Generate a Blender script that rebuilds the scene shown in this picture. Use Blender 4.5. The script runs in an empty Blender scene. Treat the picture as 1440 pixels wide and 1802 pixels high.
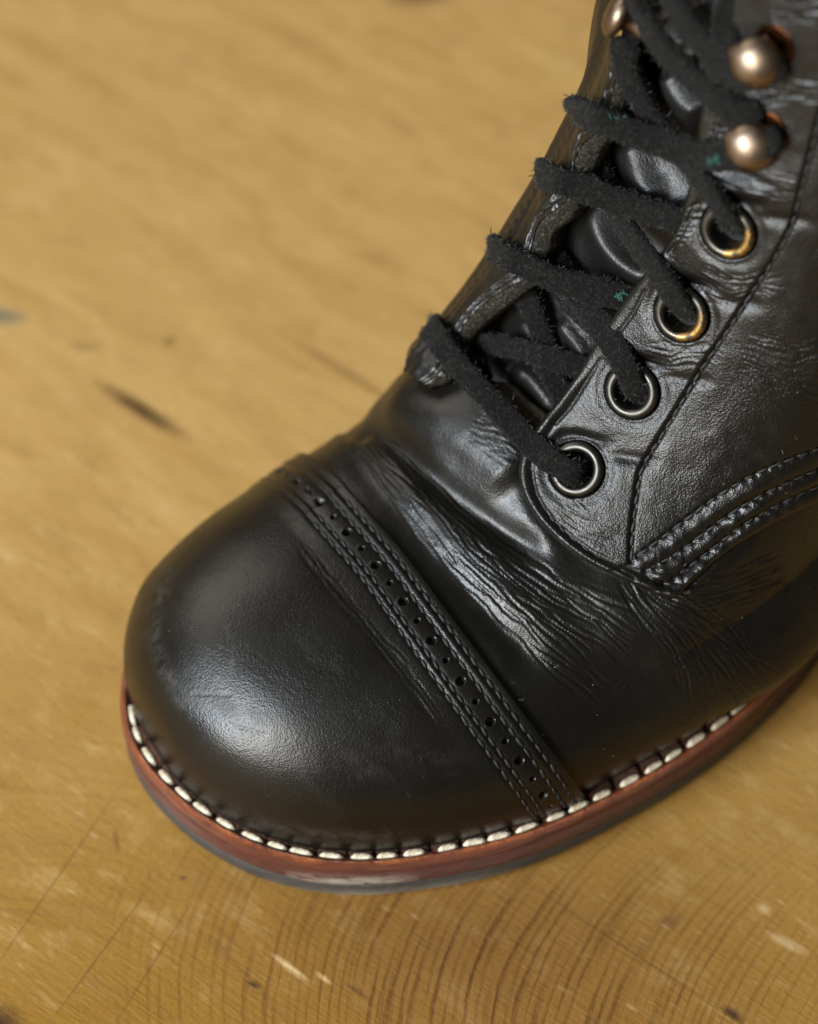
import bpy, math, random
import numpy as np
from mathutils import Vector, Matrix
from mathutils.bvhtree import BVHTree

random.seed(7)
RNG = np.random.default_rng(7)
SC = bpy.context.scene
COL = SC.collection
R = math.radians

# ------------------------------------------------------------------ camera
PITCH, DIST, TARGET, PPM = 57.0, 480.0, (0.0, 0.0, 20.0), 9.8      # millimetres; PPM = photo pixels per mm at the target
FOC = PPM * DIST
FW = np.array([0, math.cos(R(PITCH)), -math.sin(R(PITCH))])
RT = np.array([1.0, 0, 0])
UP = np.array([0, math.sin(R(PITCH)), math.cos(R(PITCH))])
CPOS = np.array(TARGET) - DIST * FW
cam_d = bpy.data.cameras.new("camera")
cam_d.sensor_fit = 'HORIZONTAL'
cam_d.sensor_width = 36.0
cam_d.lens = 36.0 * FOC / 1440.0
cam_d.clip_start, cam_d.clip_end = 0.02, 50.0
cam_d.dof.use_dof = True
cam_d.dof.focus_distance = 0.437
cam_d.dof.aperture_fstop = 10.5
cam = bpy.data.objects.new("camera", cam_d)
cam.location = Vector(CPOS * 0.001)
cam.rotation_euler = (R(90 - PITCH), 0, 0)
COL.objects.link(cam)
SC.camera = cam

# ------------------------------------------------------------------ light
world = bpy.data.worlds.new("World")
SC.world = world
world.use_nodes = True
wb = world.node_tree.nodes["Background"]
wb.inputs[0].default_value = (0.95, 0.92, 0.86, 1)
wb.inputs[1].default_value = 0.10


def area_light(name, az, el, dist, sx, sy, energy, color, aim=(0.0, 0.0, 0.03)):
    d = bpy.data.lights.new(name, 'AREA')
    d.shape = 'RECTANGLE'
    d.size, d.size_y = sx, sy
    d.energy, d.color = energy, color
    o = bpy.data.objects.new(name, d)
    v = Vector((math.cos(R(el)) * math.cos(R(az)), math.cos(R(el)) * math.sin(R(az)), math.sin(R(el))))
    o.location = Vector(aim) + v * dist
    o.rotation_euler = v.to_track_quat('Z', 'Y').to_euler()
    COL.objects.link(o)
    return o


area_light("window_light", -150, 37, 1.5, 0.48, 0.52, 34.0, (0.80, 0.90, 1.0))
area_light("window_light_warm", -131, 30, 1.5, 0.45, 0.50, 24.0, (1.0, 0.95, 0.86))
area_light("back_fill_light", 142, 38, 2.2, 1.4, 1.0, 15.0, (1.0, 0.93, 0.82))  # added soft fill from behind, lightens the far floor and casts a soft shadow
SC.view_settings.view_transform = 'Standard'
SC.view_settings.look = 'None'
SC.view_settings.exposure = 0.0
SC.view_settings.gamma = 1.0

# ------------------------------------------------------------------ boot frame and last shape (mm)
TH = R(44)
AX = np.array([math.cos(TH), math.sin(TH), 0.0])      # toe -> heel
NX = np.array([math.sin(TH), -math.cos(TH), 0.0])     # towards the near (outer) side
ZX = np.array([0, 0, 1.0])
S0 = -75.87                                            # set below from the welt's toe point


def world_pt(s, n, z):
    s, n, z = np.broadcast_arrays(np.asarray(s, float), np.asarray(n, float), np.asarray(z, float))
    return (s[..., None] + S0) * AX + n[..., None] * NX + z[..., None] * ZX


def proj(P):
    d = np.asarray(P, float) - CPOS
    z = d @ FW
    return np.stack([720 + FOC * (d @ RT) / z, 901 - FOC * (d @ UP) / z], -1)


def rays(p):
    p = np.asarray(p, float).reshape(-1, 2)
    return FW + np.outer((p[:, 0] - 720) / FOC, RT) - np.outer((p[:, 1] - 901) / FOC, UP)


def on_z(p, z):
    v = rays(p)
    return CPOS + v * ((z - CPOS[2]) / v[:, 2])[:, None]


S0 = float((on_z([(225, 1310), (245, 1343), (273, 1377)], 14.0) @ AX).min())


def pchip(xk, yk, x):
    xk = np.asarray(xk, float); yk = np.asarray(yk, float); h = np.diff(xk); d = np.diff(yk) / h
    m = np.zeros_like(yk)
    for i in range(1, len(xk) - 1):
        if d[i - 1] * d[i] > 0:
            w1 = 2 * h[i] + h[i - 1]; w2 = h[i] + 2 * h[i - 1]
            m[i] = (w1 + w2) / (w1 / d[i - 1] + w2 / d[i])
    m[0] = d[0]; m[-1] = d[-1]
    x = np.asarray(x, float)
    i = np.clip(np.searchsorted(xk, x) - 1, 0, len(xk) - 2)
    t = np.clip((x - xk[i]) / h[i], 0, 1)
    return yk[i] * (1 + 2 * t) * (1 - t) ** 2 + yk[i + 1] * t * t * (3 - 2 * t) + m[i] * h[i] * t * (1 - t) ** 2 + m[i + 1] * h[i] * t * t * (t - 1)


def sstep(a, b, x):
    t = np.clip((x - a) / (b - a), 0, 1)
    return t * t * (3 - 2 * t)


def catmull(P, n):
    """smooth resample of an open polyline, n points evenly along its length"""
    P = np.asarray(P, float)
    L = np.r_[0, np.cumsum(np.maximum(np.linalg.norm(np.diff(P, axis=0), axis=1), 1e-6))]
    m = np.gradient(P, L, axis=0) if len(P) > 2 else np.repeat(((P[1] - P[0]) / L[1])[None], 2, 0)
    t = np.linspace(0, L[-1], n)
    i = np.clip(np.searchsorted(L, t) - 1, 0, len(L) - 2)
    h = (L[i + 1] - L[i]); u = ((t - L[i]) / h)[:, None]; h = h[:, None]
    return (P[i] * (1 + 2 * u) * (1 - u) ** 2 + P[i + 1] * u * u * (3 - 2 * u) + m[i] * h * u * (1 - u) ** 2 + m[i + 1] * h * u * u * (u - 1))


NEAR = [(0.0, 10), (0.2, 14.0), (1.2, 20.0), (2.6, 24.6), (4.2, 29.0), (8.5, 36.2), (13.2, 41.5), (19.2, 46.8), (27.2, 52.3), (34.2, 56.4), (39.8, 59.0), (48, 61.9), (55, 63.8), (63, 65.8), (72.5, 67.3), (81, 68.2), (88, 68), (95, 67.8), (104, 66.4), (115, 64.4), (130, 61), (160, 55), (200, 50), (240, 48), (262, 44), (276, 37), (283, 27), (285, 17)]
FAR = [(0, 10), (0, 6.7), (.5, 2.), (1.4, -2.1), (2.5, -5), (5, -8.8), (9.6, -13.6), (14.5, -17.8), (20, -21.2), (28, -24.6), (38, -26.6), (52, -26), (70, -24), (90, -22), (120, -18.5), (150, -16.5), (210, -12), (250, -11), (270, -6), (282, 6), (285, 17)]


def outline():
    P = np.array(NEAR[1:] + FAR[::-1][1:-1], float)
    Q = np.vstack([P, P[:1]]); L = np.r_[0, np.cumsum(np.hypot(*np.diff(Q, axis=0).T))]
    t = np.linspace(0, L[-1], 2800, endpoint=False)
    X = np.stack([np.interp(t, L, Q[:, i]) for i in (0, 1)], -1)
    sig = 3.4 / (L[-1] / 2800)
    k = np.exp(-.5 * (np.arange(-100, 101) / sig) ** 2); k /= k.sum()
    return np.stack([np.convolve(np.r_[X[-100:, i], X[:, i], X[:100, i]], k, 'valid') for i in (0, 1)], -1)


OUT = outline()
_T = np.roll(OUT, -4, 0) - np.roll(OUT, 4, 0); _T /= np.linalg.norm(_T, axis=1)[:, None]
OUT_IN = np.stack([-_T[:, 1], _T[:, 0]], -1)
if ((OUT.mean(0) - OUT) * OUT_IN).sum() < 0:
    OUT_IN = -OUT_IN
INSET = np.interp(OUT[:, 0], [0, 60, 85, 110, 300], [3.7, 3.7, 3.4, 2.9, 2.9])
UPB = OUT + OUT_IN * INSET[:, None]                   # foot line of the upper on the welt
i0 = UPB[:, 0].argmin(); UPB = np.roll(UPB, -i0, 0); i1 = UPB[:, 0].argmax()
S_TIP, S_END = UPB[0, 0], UPB[i1, 0]
_nb = UPB[:i1 + 1]
FARB = np.vstack([UPB[i1:], UPB[:1]])[::-1]
Z0 = 13.6
KS = np.array([0, 1.5, 4, 8, 14, 22, 32, 42, 47, 55, 62, 70, 80, 90, 98, 105, 112, 120, 145, 300.])
ZK = np.array([18.9, 27.1, 31.3, 34.6, 37.9, 40.1, 41.5, 41.8, 42.3, 44.2, 46.9, 53.3, 61.8, 74.2, 88.0, 104.0, 124.0, 150.0, 168.0, 170.0])
FK = np.array([0, 1., 3, 7, 12, 20, 32, 48, 70, 100, 140, 200.])
FV = np.array([9.5, 2.7, -5.1, -12.5, -17.1, -21.0, -22.0, -20.7, -17.5, -14.5, -12.5, -9.0])


def ridge(sp):
    return pchip(np.sqrt(KS), ZK, np.sqrt(np.clip(sp, 0, 299))), np.interp(sp, [0, 10, 30, 50, 70, 100, 130, 180, 280], [11, 11, 11, 12, 13, 15, 17, 18, 18])


def last(s, ph, far_flat=False):
    """point on the last: s along the boot, ph 0 = near foot line, pi/2 = ridge, pi = far foot line"""
    s = np.asarray(s, float); ph = np.asarray(ph, float)
    sp = np.maximum(s - S_TIP, 0)
    zr, nr = ridge(sp)
    n1 = np.interp(s, np.maximum.accumulate(_nb[:, 0]), _nb[:, 1])
    nf1 = pchip(np.sqrt(FK), FV, np.sqrt(np.clip(sp, 0, 200)))
    nf2 = np.interp(s, np.maximum.accumulate(FARB[:, 0]), FARB[:, 1])
    n0 = nf1 + (nf2 - nf1) * sstep(110, 170, sp)
    c = np.cos(ph); sn = np.abs(np.sin(ph))
    t = sn ** (2 / 2.3)
    a = np.abs(c) ** (2 / 2.3)
    hz = (zr - Z0) * t
    b = np.interp(sp, [0, 12, 58, 72, 85, 100, 140], [0, 1.3, 1.7, 3.0, 6.0, 6.4, 6.0]) * np.sin(np.pi * np.clip(hz / np.interp(sp, [0, 60, 90], [20, 20, 22]), 0, 1) ** np.interp(sp, [60, 90], [1.0, .75]))
    n = np.where(c > 0, nr + (n1 - nr) * a + b, nr + (n0 - nr) * a - b * .3)
    z = Z0 + (zr - Z0) * t
    if far_flat:
        w = sstep(45, 62, sp)
        far = c < 0
        n2 = nr - a * 45; z2 = zr - 0.012 * (a * 45) ** 2
        n = np.where(far, n + (n2 - n) * w, n); z = np.where(far, z + (z2 - z) * w, z)
    return world_pt(s, n, z)


def grid_normals(P):
    n = np.cross(np.gradient(P, axis=0), np.gradient(P, axis=1))
    l = np.linalg.norm(n, axis=-1, keepdims=True)
    n = n / np.maximum(l, 1e-12)
    return n


# ------------------------------------------------------------------ chart helpers (the visible surface, unrolled)
def seg_dist(q, poly, closed=False):
    """distance, arc position, side sign of points q to a polyline"""
    q = np.asarray(q, float); sh = q.shape[:-1]; q = q.reshape(-1, 2)
    P = np.asarray(poly, float)
    if closed:
        P = np.vstack([P, P[:1]])
    best = np.full(len(q), 1e18); arc = np.zeros(len(q)); side = np.zeros(len(q)); L = 0.0
    for a, b in zip(P[:-1], P[1:]):
        d = b - a; l2 = d @ d
        if l2 == 0:
            continue
        t = np.clip(((q - a) @ d) / l2, 0, 1)
        e = q - a - t[:, None] * d
        dd = (e * e).sum(1)
        m = dd < best
        best[m] = dd[m]; arc[m] = L + t[m] * math.sqrt(l2)
        side[m] = (d[0] * (q[m, 1] - a[1]) - d[1] * (q[m, 0] - a[0]))
        L += math.sqrt(l2)
    return np.sqrt(best).reshape(sh), arc.reshape(sh), np.sign(side).reshape(sh)


def inside(q, poly):
    q = np.asarray(q, float); P = np.asarray(poly, float); x, y = q[..., 0], q[..., 1]
    r = np.zeros(x.shape, bool)
    for (ax, ay), (bx, by) in zip(P, np.roll(P, -1, 0)):
        if ay == by:
            continue
        c = ((ay > y) != (by > y)) & (x < (bx - ax) * (y - ay) / (by - ay) + ax)
        r ^= c
    return r


def sdist(q, poly):
    d, _, _ = seg_dist(q, poly, True)
    return np.where(inside(q, poly), d, -d)


_perm = RNG.permutation(4096)
_val = RNG.random(4096) * 2 - 1


def vnoise(x, y):
    xi = np.floor(x).astype(np.int64); yi = np.floor(y).astype(np.int64); fx = x - xi; fy = y - yi
    fx = fx * fx * fx * (fx * (fx * 6 - 15) + 10); fy = fy * fy * fy * (fy * (fy * 6 - 15) + 10)
    def h(a, b):
        return _val[_perm[(_perm[a & 4095] + b) & 4095]]
    return (h(xi, yi) * (1 - fx) + h(xi + 1, yi) * fx) * (1 - fy) + (h(xi, yi + 1) * (1 - fx) + h(xi + 1, yi + 1) * fx) * fy


def ridged(x, y):
    """sharp narrow valleys at 0, flat tops at 1"""
    return np.clip(np.abs(vnoise(x, y)) * 2.6, 0, 1)


# ------------------------------------------------------------------ mesh helpers
BOOT_BASE = world_pt(140.0, 18.0, 0.0)


def link(name, me, mat=None, parent=None, kind=None):
    o = bpy.data.objects.new(name, me)
    COL.objects.link(o)
    if mat is not None and not me.materials:
        me.materials.append(mat)
    if parent is not None:
        o.parent = parent
    if kind:
        o["kind"] = kind
    return o


def mesh_data(name, V, quads=None, tris=None, smooth=True, base=None):
    V = (np.asarray(V, float).reshape(-1, 3) - (BOOT_BASE if base is None else base)) * 0.001
    me = bpy.data.meshes.new(name)
    nq = 0 if quads is None else len(quads); nt = 0 if tris is None else len(tris)
    me.vertices.add(len(V)); me.vertices.foreach_set("co", V.astype(np.float32).ravel())
    idx = []
    if nq: idx.append(np.asarray(quads, np.int32).ravel())
    if nt: idx.append(np.asarray(tris, np.int32).ravel())
    idx = np.concatenate(idx)
    me.loops.add(len(idx)); me.loops.foreach_set("vertex_index", idx)
    st = np.concatenate([np.arange(nq) * 4, nq * 4 + np.arange(nt) * 3]).astype(np.int32)
    me.polygons.add(nq + nt); me.polygons.foreach_set("loop_start", st)
    me.update(calc_edges=True)
    me.validate()
    me.polygons.foreach_set("use_smooth", np.full(len(me.polygons), smooth))
    return me


def grid_quads(nu, nv, wrap_u=False, wrap_v=False):
    i, j = np.meshgrid(np.arange(nu if wrap_u else nu - 1), np.arange(nv if wrap_v else nv - 1), indexing='ij')
    a = i * nv + j; b = ((i + 1) % nu) * nv + j; c = ((i + 1) % nu) * nv + (j + 1) % nv; d = i * nv + (j + 1) % nv
    return np.stack([a, b, c, d], -1).reshape(-1, 4)


def set_attr(me, name, vals):
    a = me.attributes.new(name, 'FLOAT', 'POINT')
    a.data.foreach_set("value", np.asarray(vals, np.float32).ravel())


def bvh_of(P):
    nu, nv = P.shape[:2]
    return BVHTree.FromPolygons([tuple(p) for p in P.reshape(-1, 3)], [tuple(f) for f in grid_quads(nu, nv).tolist()])


# reference surface for finding where a traced point lies on the boot
_s = S_TIP + np.r_[np.linspace(0, 1, 40) ** 2 * 30, np.linspace(30.6, 190, 260)]
_p = np.linspace(0.001, np.pi - .001, 240)
REF = last(_s[:, None], _p[None], True)
REF_BVH = bvh_of(REF)
_rn = grid_normals(REF)
_flip = 1.0 if (_rn[150, 120] @ ZX) > 0 else -1.0


def hit(px):
    """points and unit normals on the reference surface under traced positions"""
    px = np.asarray(px, float).reshape(-1, 2)
    v = rays(px); v /= np.linalg.norm(v, axis=1)[:, None]
    P = np.full((len(px), 3), np.nan); Nn = np.full((len(px), 3), np.nan)
    o = Vector(CPOS)
    for i, d in enumerate(v):
        loc, nor, _, _ = REF_BVH.ray_cast(o, Vector(d))
        if loc is not None:
            P[i] = loc; nn = np.array(nor); Nn[i] = nn if nn @ d < 0 else -nn
    return P, Nn


def smooth_rows(a, k):
    w = np.ones(2 * k + 1) / (2 * k + 1)
    return np.stack([np.convolve(np.r_[np.repeat(a[:1, i], k), a[:, i], np.repeat(a[-1:, i], k)], w, 'valid') for i in range(a.shape[1])], -1)


# ------------------------------------------------------------------ materials
class NT:
    def __init__(s, name):
        s.m = bpy.data.materials.new(name); s.m.use_nodes = True
        s.t = s.m.node_tree; s.b = s.t.nodes["Principled BSDF"]

    def n(s, typ, **kw):
        x = s.t.nodes.new(typ)
        for k, v in kw.items():
            if k in ('ins',):
                for a, b in v.items():
                    s.put(x.inputs[a], b)
            else:
                setattr(x, k, v)
        return x

    def put(s, inp, v):
        if isinstance(v, bpy.types.NodeSocket):
            s.t.links.new(v, inp)
        else:
            inp.default_value = v

    def math(s, op, a, b=0.0, c=None, clamp=False):
        x = s.n('ShaderNodeMath', operation=op, use_clamp=clamp); s.put(x.inputs[0], a); s.put(x.inputs[1], b)
        if c is not None: s.put(x.inputs[2], c)
        return x.outputs[0]

    def ramp(s, fac, stops, interp='LINEAR'):
        x = s.n('ShaderNodeValToRGB'); x.color_ramp.interpolation = interp
        e = x.color_ramp.elements
        while len(e) < len(stops): e.new(0.5)
        for el, (p, c) in zip(e, stops):
            el.position = p; el.color = (c, c, c, 1) if isinstance(c, (int, float)) else (*c, 1)
        s.put(x.inputs[0], fac)
        return x.outputs[0]

    def mix(s, f, a, b, blend='MIX'):
        x = s.n('ShaderNodeMix', data_type='RGBA', blend_type=blend)
        s.put(x.inputs[0], f)
        s.put(x.inputs[6], a if isinstance(a, bpy.types.NodeSocket) else (*a, 1))
        s.put(x.inputs[7], b if isinstance(b, bpy.types.NodeSocket) else (*b, 1))
        return x.outputs[2]

    def coords(s, scale=(1, 1, 1), rot=(0, 0, 0), loc=(0, 0, 0)):
        c = s.n('ShaderNodeTexCoord'); m = s.n('ShaderNodeMapping'); m2 = s.n('ShaderNodeMapping')
        m.inputs['Rotation'].default_value = rot; m2.inputs['Scale'].default_value = scale; m2.inputs['Location'].default_value = loc
        s.t.links.new(c.outputs['Object'], m.inputs['Vector']); s.t.links.new(m.outputs[0], m2.inputs['Vector'])
        return m2.outputs[0]

    def noise(s, vec, scale, detail=3.0, rough=0.55, dist=0.0):
        x = s.n('ShaderNodeTexNoise'); s.put(x.inputs['Vector'], vec)
        x.inputs['Scale'].default_value = scale; x.inputs['Detail'].default_value = detail
        x.inputs['Roughness'].default_value = rough; x.inputs['Distortion'].default_value = dist
        return x.outputs[0]

    def voro(s, vec, scale, feature='F1', out='Distance'):
        x = s.n('ShaderNodeTexVoronoi', feature=feature); s.put(x.inputs['Vector'], vec); x.inputs['Scale'].default_value = scale
        return x.outputs[out]

    def attr(s, name):
        x = s.n('ShaderNodeAttribute', attribute_name=name); return x.outputs['Fac']

    def bump(s, h, dist, strength=1.0, prev=None):
        x = s.n('ShaderNodeBump'); x.inputs['Strength'].default_value = strength; x.inputs['Distance'].default_value = dist
        s.put(x.inputs['Height'], h)
        if prev is not None: s.put(x.inputs['Normal'], prev)
        return x.outputs[0]

    def out(s, color=None, rough=None, normal=None, **kw):
        if color is not None: s.put(s.b.inputs['Base Color'], color if isinstance(color, bpy.types.NodeSocket) else (*color, 1))
        if rough is not None: s.put(s.b.inputs['Roughness'], rough)
        if normal is not None: s.put(s.b.inputs['Normal'], normal)
        for k, v in kw.items(): s.put(s.b.inputs[k], v)
        return s.m


def leather_mat(name, base, rough, grain=1.0, spec=0.5, scuff=0.5):
    k = NT(name); v = k.coords()
    cell = k.voro(v, 3200)                                   # pore-sized cells, about 0.4 mm
    cell2 = k.voro(v, 1700)
    fine = k.noise(v, 4200, 3)
    h = k.math('ADD', k.math('MULTIPLY', cell, 0.55), k.math('ADD', k.math('MULTIPLY', cell2, 0.35), k.math('MULTIPLY', fine, 0.45)))
    big = k.noise(v, 55, 4)
    amt = k.ramp(big, [(0.3, 0.45), (0.7, 1.0)])
    nrm = k.bump(k.math('MULTIPLY', h, amt), 0.00022 * grain, 1.0)
    soft = k.noise(v, 130, 3)
    nrm = k.bump(soft, 0.00022, 0.6, nrm)
    patch = k.noise(v, 38, 5, .6)
    r = k.ramp(patch, [(0.25, rough - 0.05), (0.75, rough + 0.10)])
    smudge = k.ramp(k.noise(k.coords(scale=(1, 2.2, 1), rot=(0, 0, .8)), 75, 5, .7), [(0.54, 0.0), (0.68, 0.10)])
    r = k.math('ADD', r, smudge)
    rub = k.math('MULTIPLY', k.attr('scuff'), k.ramp(k.noise(v, 330, 5, .75), [(0.42, 0.0), (0.62, 1.0)]))
    r = k.math('ADD', r, k.math('MULTIPLY', rub, 0.25))
    # scuffs: short pale scratches in the finish
    vs = k.coords(scale=(1, 5, 1), rot=(0.3, 0.2, 0.6))
    sc = k.ramp(k.noise(vs, 420, 2, .5), [(0.70, 0.0), (0.78, 1.0)])
    sc = k.math('MULTIPLY', sc, k.ramp(k.noise(v, 60, 2), [(0.52, 0.0), (0.68, scuff)]))
    dust = k.ramp(k.voro(v, 520), [(0.035, 1.0), (0.06, 0.0)])
    dust = k.math('MULTIPLY', dust, k.ramp(k.noise(v, 90, 2), [(0.55, 0.0), (0.62, 0.55)]))
    var = k.mix(k.ramp(patch, [(0.3, 0.0), (0.7, 1.0)]), base, tuple(c * 1.5 for c in base))
    col = k.mix(k.math('MULTIPLY', sc, 0.3), var, (0.09, 0.085, 0.075))
    col = k.mix(k.math('MULTIPLY', rub, 0.75), col, (0.040, 0.036, 0.031))
    col = k.mix(dust, col, (0.22, 0.20, 0.17))
    return k.out(col, k.math('ADD', r, k.math('MULTIPLY', sc, 0.12)), nrm, **{'Specular IOR Level': spec})


M_CAP = leather_mat('cap_leather', (0.0036, 0.0031, 0.0022), 0.285, 0.34, spec=0.40, scuff=0.8)
M_VAMP = leather_mat('vamp_leather', (0.0036, 0.0032, 0.0024), 0.315, 0.34, spec=0.40)
M_QUARTER = leather_mat('quarter_leather', (0.0040, 0.0037, 0.0030), 0.325, 0.50, spec=0.40)
M_TONGUE = leather_mat('tongue_leather', (0.0045, 0.004, 0.0034), 0.40, 0.5)


def fuzz_mat(name, base, tint):
    k = NT(name); v = k.coords()
    n = k.noise(v, 1800, 4, .7); n2 = k.noise(v, 260, 3)
    col = k.mix(k.ramp(n, [(0.50, 0.0), (0.70, 1.0)]), base, tint)
    col = k.mix(k.ramp(n2, [(0.4, 0.0), (0.7, 0.5)]), col, tuple(c * .55 for c in base))
    return k.out(col, 0.85, k.bump(n, 0.0008, 1.0), **{'Specular IOR Level': 0.15, 'Sheen Weight': 0.02, 'Sheen Roughness': 0.5})


M_LACE = fuzz_mat('lace_suede', (0.0032, 0.0031, 0.0028), (0.027, 0.026, 0.023))
M_RAW = fuzz_mat('raw_leather_edge', (0.020, 0.017, 0.012), (0.13, 0.11, 0.078))
M_LINER = fuzz_mat('lining_leather', (0.020, 0.016, 0.010), (0.05, 0.04, 0.024))
k = NT('lace_fibre'); M_FIBRE = k.out((0.042, 0.041, 0.037), 0.8, **{'Specular IOR Level': 0.2})
k = NT('green_thread'); M_GREEN = k.out((0.012, 0.075, 0.06), 0.8)
k = NT('black_thread'); v = k.coords()
M_THREAD = k.out((0.013, 0.0125, 0.012), 0.6, k.bump(k.noise(v, 3000, 2), 0.0001, 1.0), **{'Specular IOR Level': 0.4})
k = NT('cream_thread'); v = k.coords()
tw = k.noise(k.coords(scale=(1, 1, 1)), 1500, 3)
M_CREAM = k.out(k.mix(k.ramp(k.noise(v, 330, 3), [(0.36, 0.55), (0.55, 0.0)]), k.mix(k.ramp(tw, [(0.35, 0.0), (0.6, 1.0)]), (0.40, 0.33, 0.21), (0.72, 0.66, 0.52)), (0.22, 0.15, 0.08)), 0.7, k.bump(tw, 0.00018, 1.0))


def edge_leather(name, c1, c2, c3):
    k = NT(name); v = k.coords(); vz = k.coords(scale=(1, 1, 7))
    st = k.noise(vz, 210, 5, .7)
    bl = k.noise(v, 70, 4, .6)
    fine = k.noise(vz, 1500, 3, .7)
    col = k.mix(k.ramp(st, [(0.32, 0.0), (0.68, 1.0)]), c1, c2)
    col = k.mix(k.ramp(bl, [(0.35, 0.0), (0.75, 0.75)]), col, c3)
    col = k.mix(k.ramp(fine, [(0.30, 0.7), (0.45, 0.0)]), col, tuple(x * .35 for x in c1))
    worn = k.math('MULTIPLY', k.attr('worn'), k.ramp(k.noise(k.coords(scale=(1, 1, 3)), 230, 4, .7), [(0.40, 0.0), (0.52, 1.0)]))
    col = k.mix(worn, col, (0.42, 0.36, 0.29))
    rim = k.math('MULTIPLY', k.attr('rim'), k.ramp(k.noise(v, 240, 4, .7), [(0.40, 0.05), (0.62, 0.85)]))
    col = k.mix(rim, col, (0.33, 0.092, 0.020))
    col = k.mix(k.attr('lip'), col, (0.032, 0.013, 0.005))  # brown inner lip and groove, with their shade put into the colour
    nr = k.bump(k.math('ADD', st, k.math('MULTIPLY', fine, 0.6)), 0.0008, 0.9)
    return k.out(col, k.ramp(bl, [(0.3, 0.30), (0.7, 0.50)]), nr)


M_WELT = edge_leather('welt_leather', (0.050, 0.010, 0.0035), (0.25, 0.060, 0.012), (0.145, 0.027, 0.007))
M_MID = edge_leather('midsole_leather', (0.042, 0.009, 0.005), (0.165, 0.034, 0.012), (0.10, 0.019, 0.008))
k = NT('outsole_rubber'); v = k.coords(); vz = k.coords(scale=(1, 1, 8))
g = k.noise(vz, 420, 4, .7); g2 = k.noise(v, 90, 4, .6)
col = k.mix(k.ramp(g, [(0.35, 0.0), (0.7, 1.0)]), (0.016, 0.0145, 0.012), (0.036, 0.032, 0.027))
wr = k.math('MULTIPLY', k.attr('worn'), k.ramp(k.math('ADD', g, k.math('MULTIPLY', g2, 0.5)), [(0.45, 0.0), (0.80, 1.0)]))
col = k.mix(wr, col, (0.34, 0.30, 0.245))
M_RUBBER = k.out(col, 0.68, k.bump(k.math('ADD', g, g2), 0.0003, 0.7))


def metal(name, c1, c2, rough, brass=None):
    k = NT(name); v = k.coords()
    n = k.noise(v, 300, 3)
    col = k.mix(k.ramp(n, [(0.35, 0.0), (0.7, 1.0)]), c1, c2)
    if brass:
        w = k.math('MULTIPLY', k.attr('worn'), k.ramp(k.noise(v, 900, 3, .7), [(0.45, 0.0), (0.55, 1.0)]))
        col = k.mix(w, col, brass)
    return k.out(col, k.ramp(k.noise(v, 500, 3), [(0.3, rough - .06), (0.7, rough + .08)]), k.bump(n, 0.00006, 0.5), Metallic=1.0)


M_EYELET = metal('eyelet_metal', (0.055, 0.053, 0.048), (0.09, 0.086, 0.076), 0.40, (0.42, 0.26, 0.08))
M_HOOK = metal('hook_bronze', (0.17, 0.125, 0.088), (0.23, 0.17, 0.12), 0.38)
M_HOOKBASE = metal('hook_base_copper', (0.018, 0.007, 0.003), (0.034, 0.013, 0.005), 0.3)
k = NT('hole_shade'); M_DARK = k.out((0.004, 0.004, 0.004), 0.9)

# wood: object coordinates of the floor are metres, x right, y away
k = NT('pine_wood')
GR = R(36)
v = k.coords(rot=(0, 0, GR))
fig = k.noise(k.coords(rot=(0, 0, GR), scale=(1, 6, 1)), 26, 6, .62, 0.5)
cloud = k.noise(v, 14, 5, .6)
blot = k.noise(k.coords(rot=(0, 0, GR), scale=(1, 2.2, 1)), 75, 5, .65, 0.3)
fib = k.noise(k.coords(rot=(0, 0, GR), scale=(1, 9, 1)), 150, 5, .75)
grit = k.noise(v, 900, 4, .75)
col = k.mix(k.ramp(fig, [(0.28, 0.0), (0.72, 1.0)]), (0.318, 0.182, 0.050), (0.445, 0.285, 0.102))
col = k.mix(k.ramp(cloud, [(0.35, 0.0), (0.7, 0.6)]), col, (0.350, 0.203, 0.063))


def ground(px):
    return on_z([px], 0.0)[0] * 0.001


def blob(k, px, rx, ry, rot=0.0, soft=0.25, nscale=120, namp=0.5):
    """0..1 mask of a patch lying on the floor at the traced place, radii in metres"""
    p = ground(px)
    tc = k.n('ShaderNodeTexCoord'); sub = k.n('ShaderNodeVectorMath', operation='SUBTRACT')
    k.t.links.new(tc.outputs['Object'], sub.inputs[0]); sub.inputs[1].default_value = (p[0], p[1], 0)
    m = k.n('ShaderNodeMapping', vector_type='TEXTURE'); m.inputs['Rotation'].default_value = (0, 0, rot); m.inputs['Scale'].default_value = (rx, ry, 1)
    k.t.links.new(sub.outputs[0], m.inputs['Vector'])
    ln = k.n('ShaderNodeVectorMath', operation='LENGTH'); k.t.links.new(m.outputs[0], ln.inputs[0])
    d = k.math('ADD', ln.outputs['Value'], k.math('MULTIPLY', k.math('SUBTRACT', k.noise(tc.outputs['Object'], nscale, 4, .65), 0.5), namp))
    return k.ramp(k.math('MULTIPLY', d, 0.5), [(0.5 - soft * .5, 1.0), (0.5 + soft * .5, 0.0)])


# richer, darker tone towards the near edge
lowp = blob(k, (400, 2000), 0.16, 0.082, 0.0, 0.7, 40, 0.6)
col = k.mix(k.math('MULTIPLY', lowp, 0.95), col, (0.215, 0.106, 0.008))
col = k.mix(k.ramp(blot, [(0.54, 0.0), (0.74, 0.5)]), col, (0.47, 0.315, 0.130))
col = k.mix(k.ramp(blot, [(0.28, 0.5), (0.44, 0.0)]), col, (0.215, 0.118, 0.036))
col = k.mix(k.ramp(fib, [(0.30, 0.30), (0.48, 0.0)]), col, (0.16, 0.085, 0.026))
col = k.mix(k.ramp(grit, [(0.30, 0.45), (0.44, 0.0)]), col, (0.13, 0.066, 0.020))
col = k.mix(k.ramp(grit, [(0.60, 0.0), (0.74, 0.35)]), col, (0.52, 0.37, 0.18))

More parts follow.
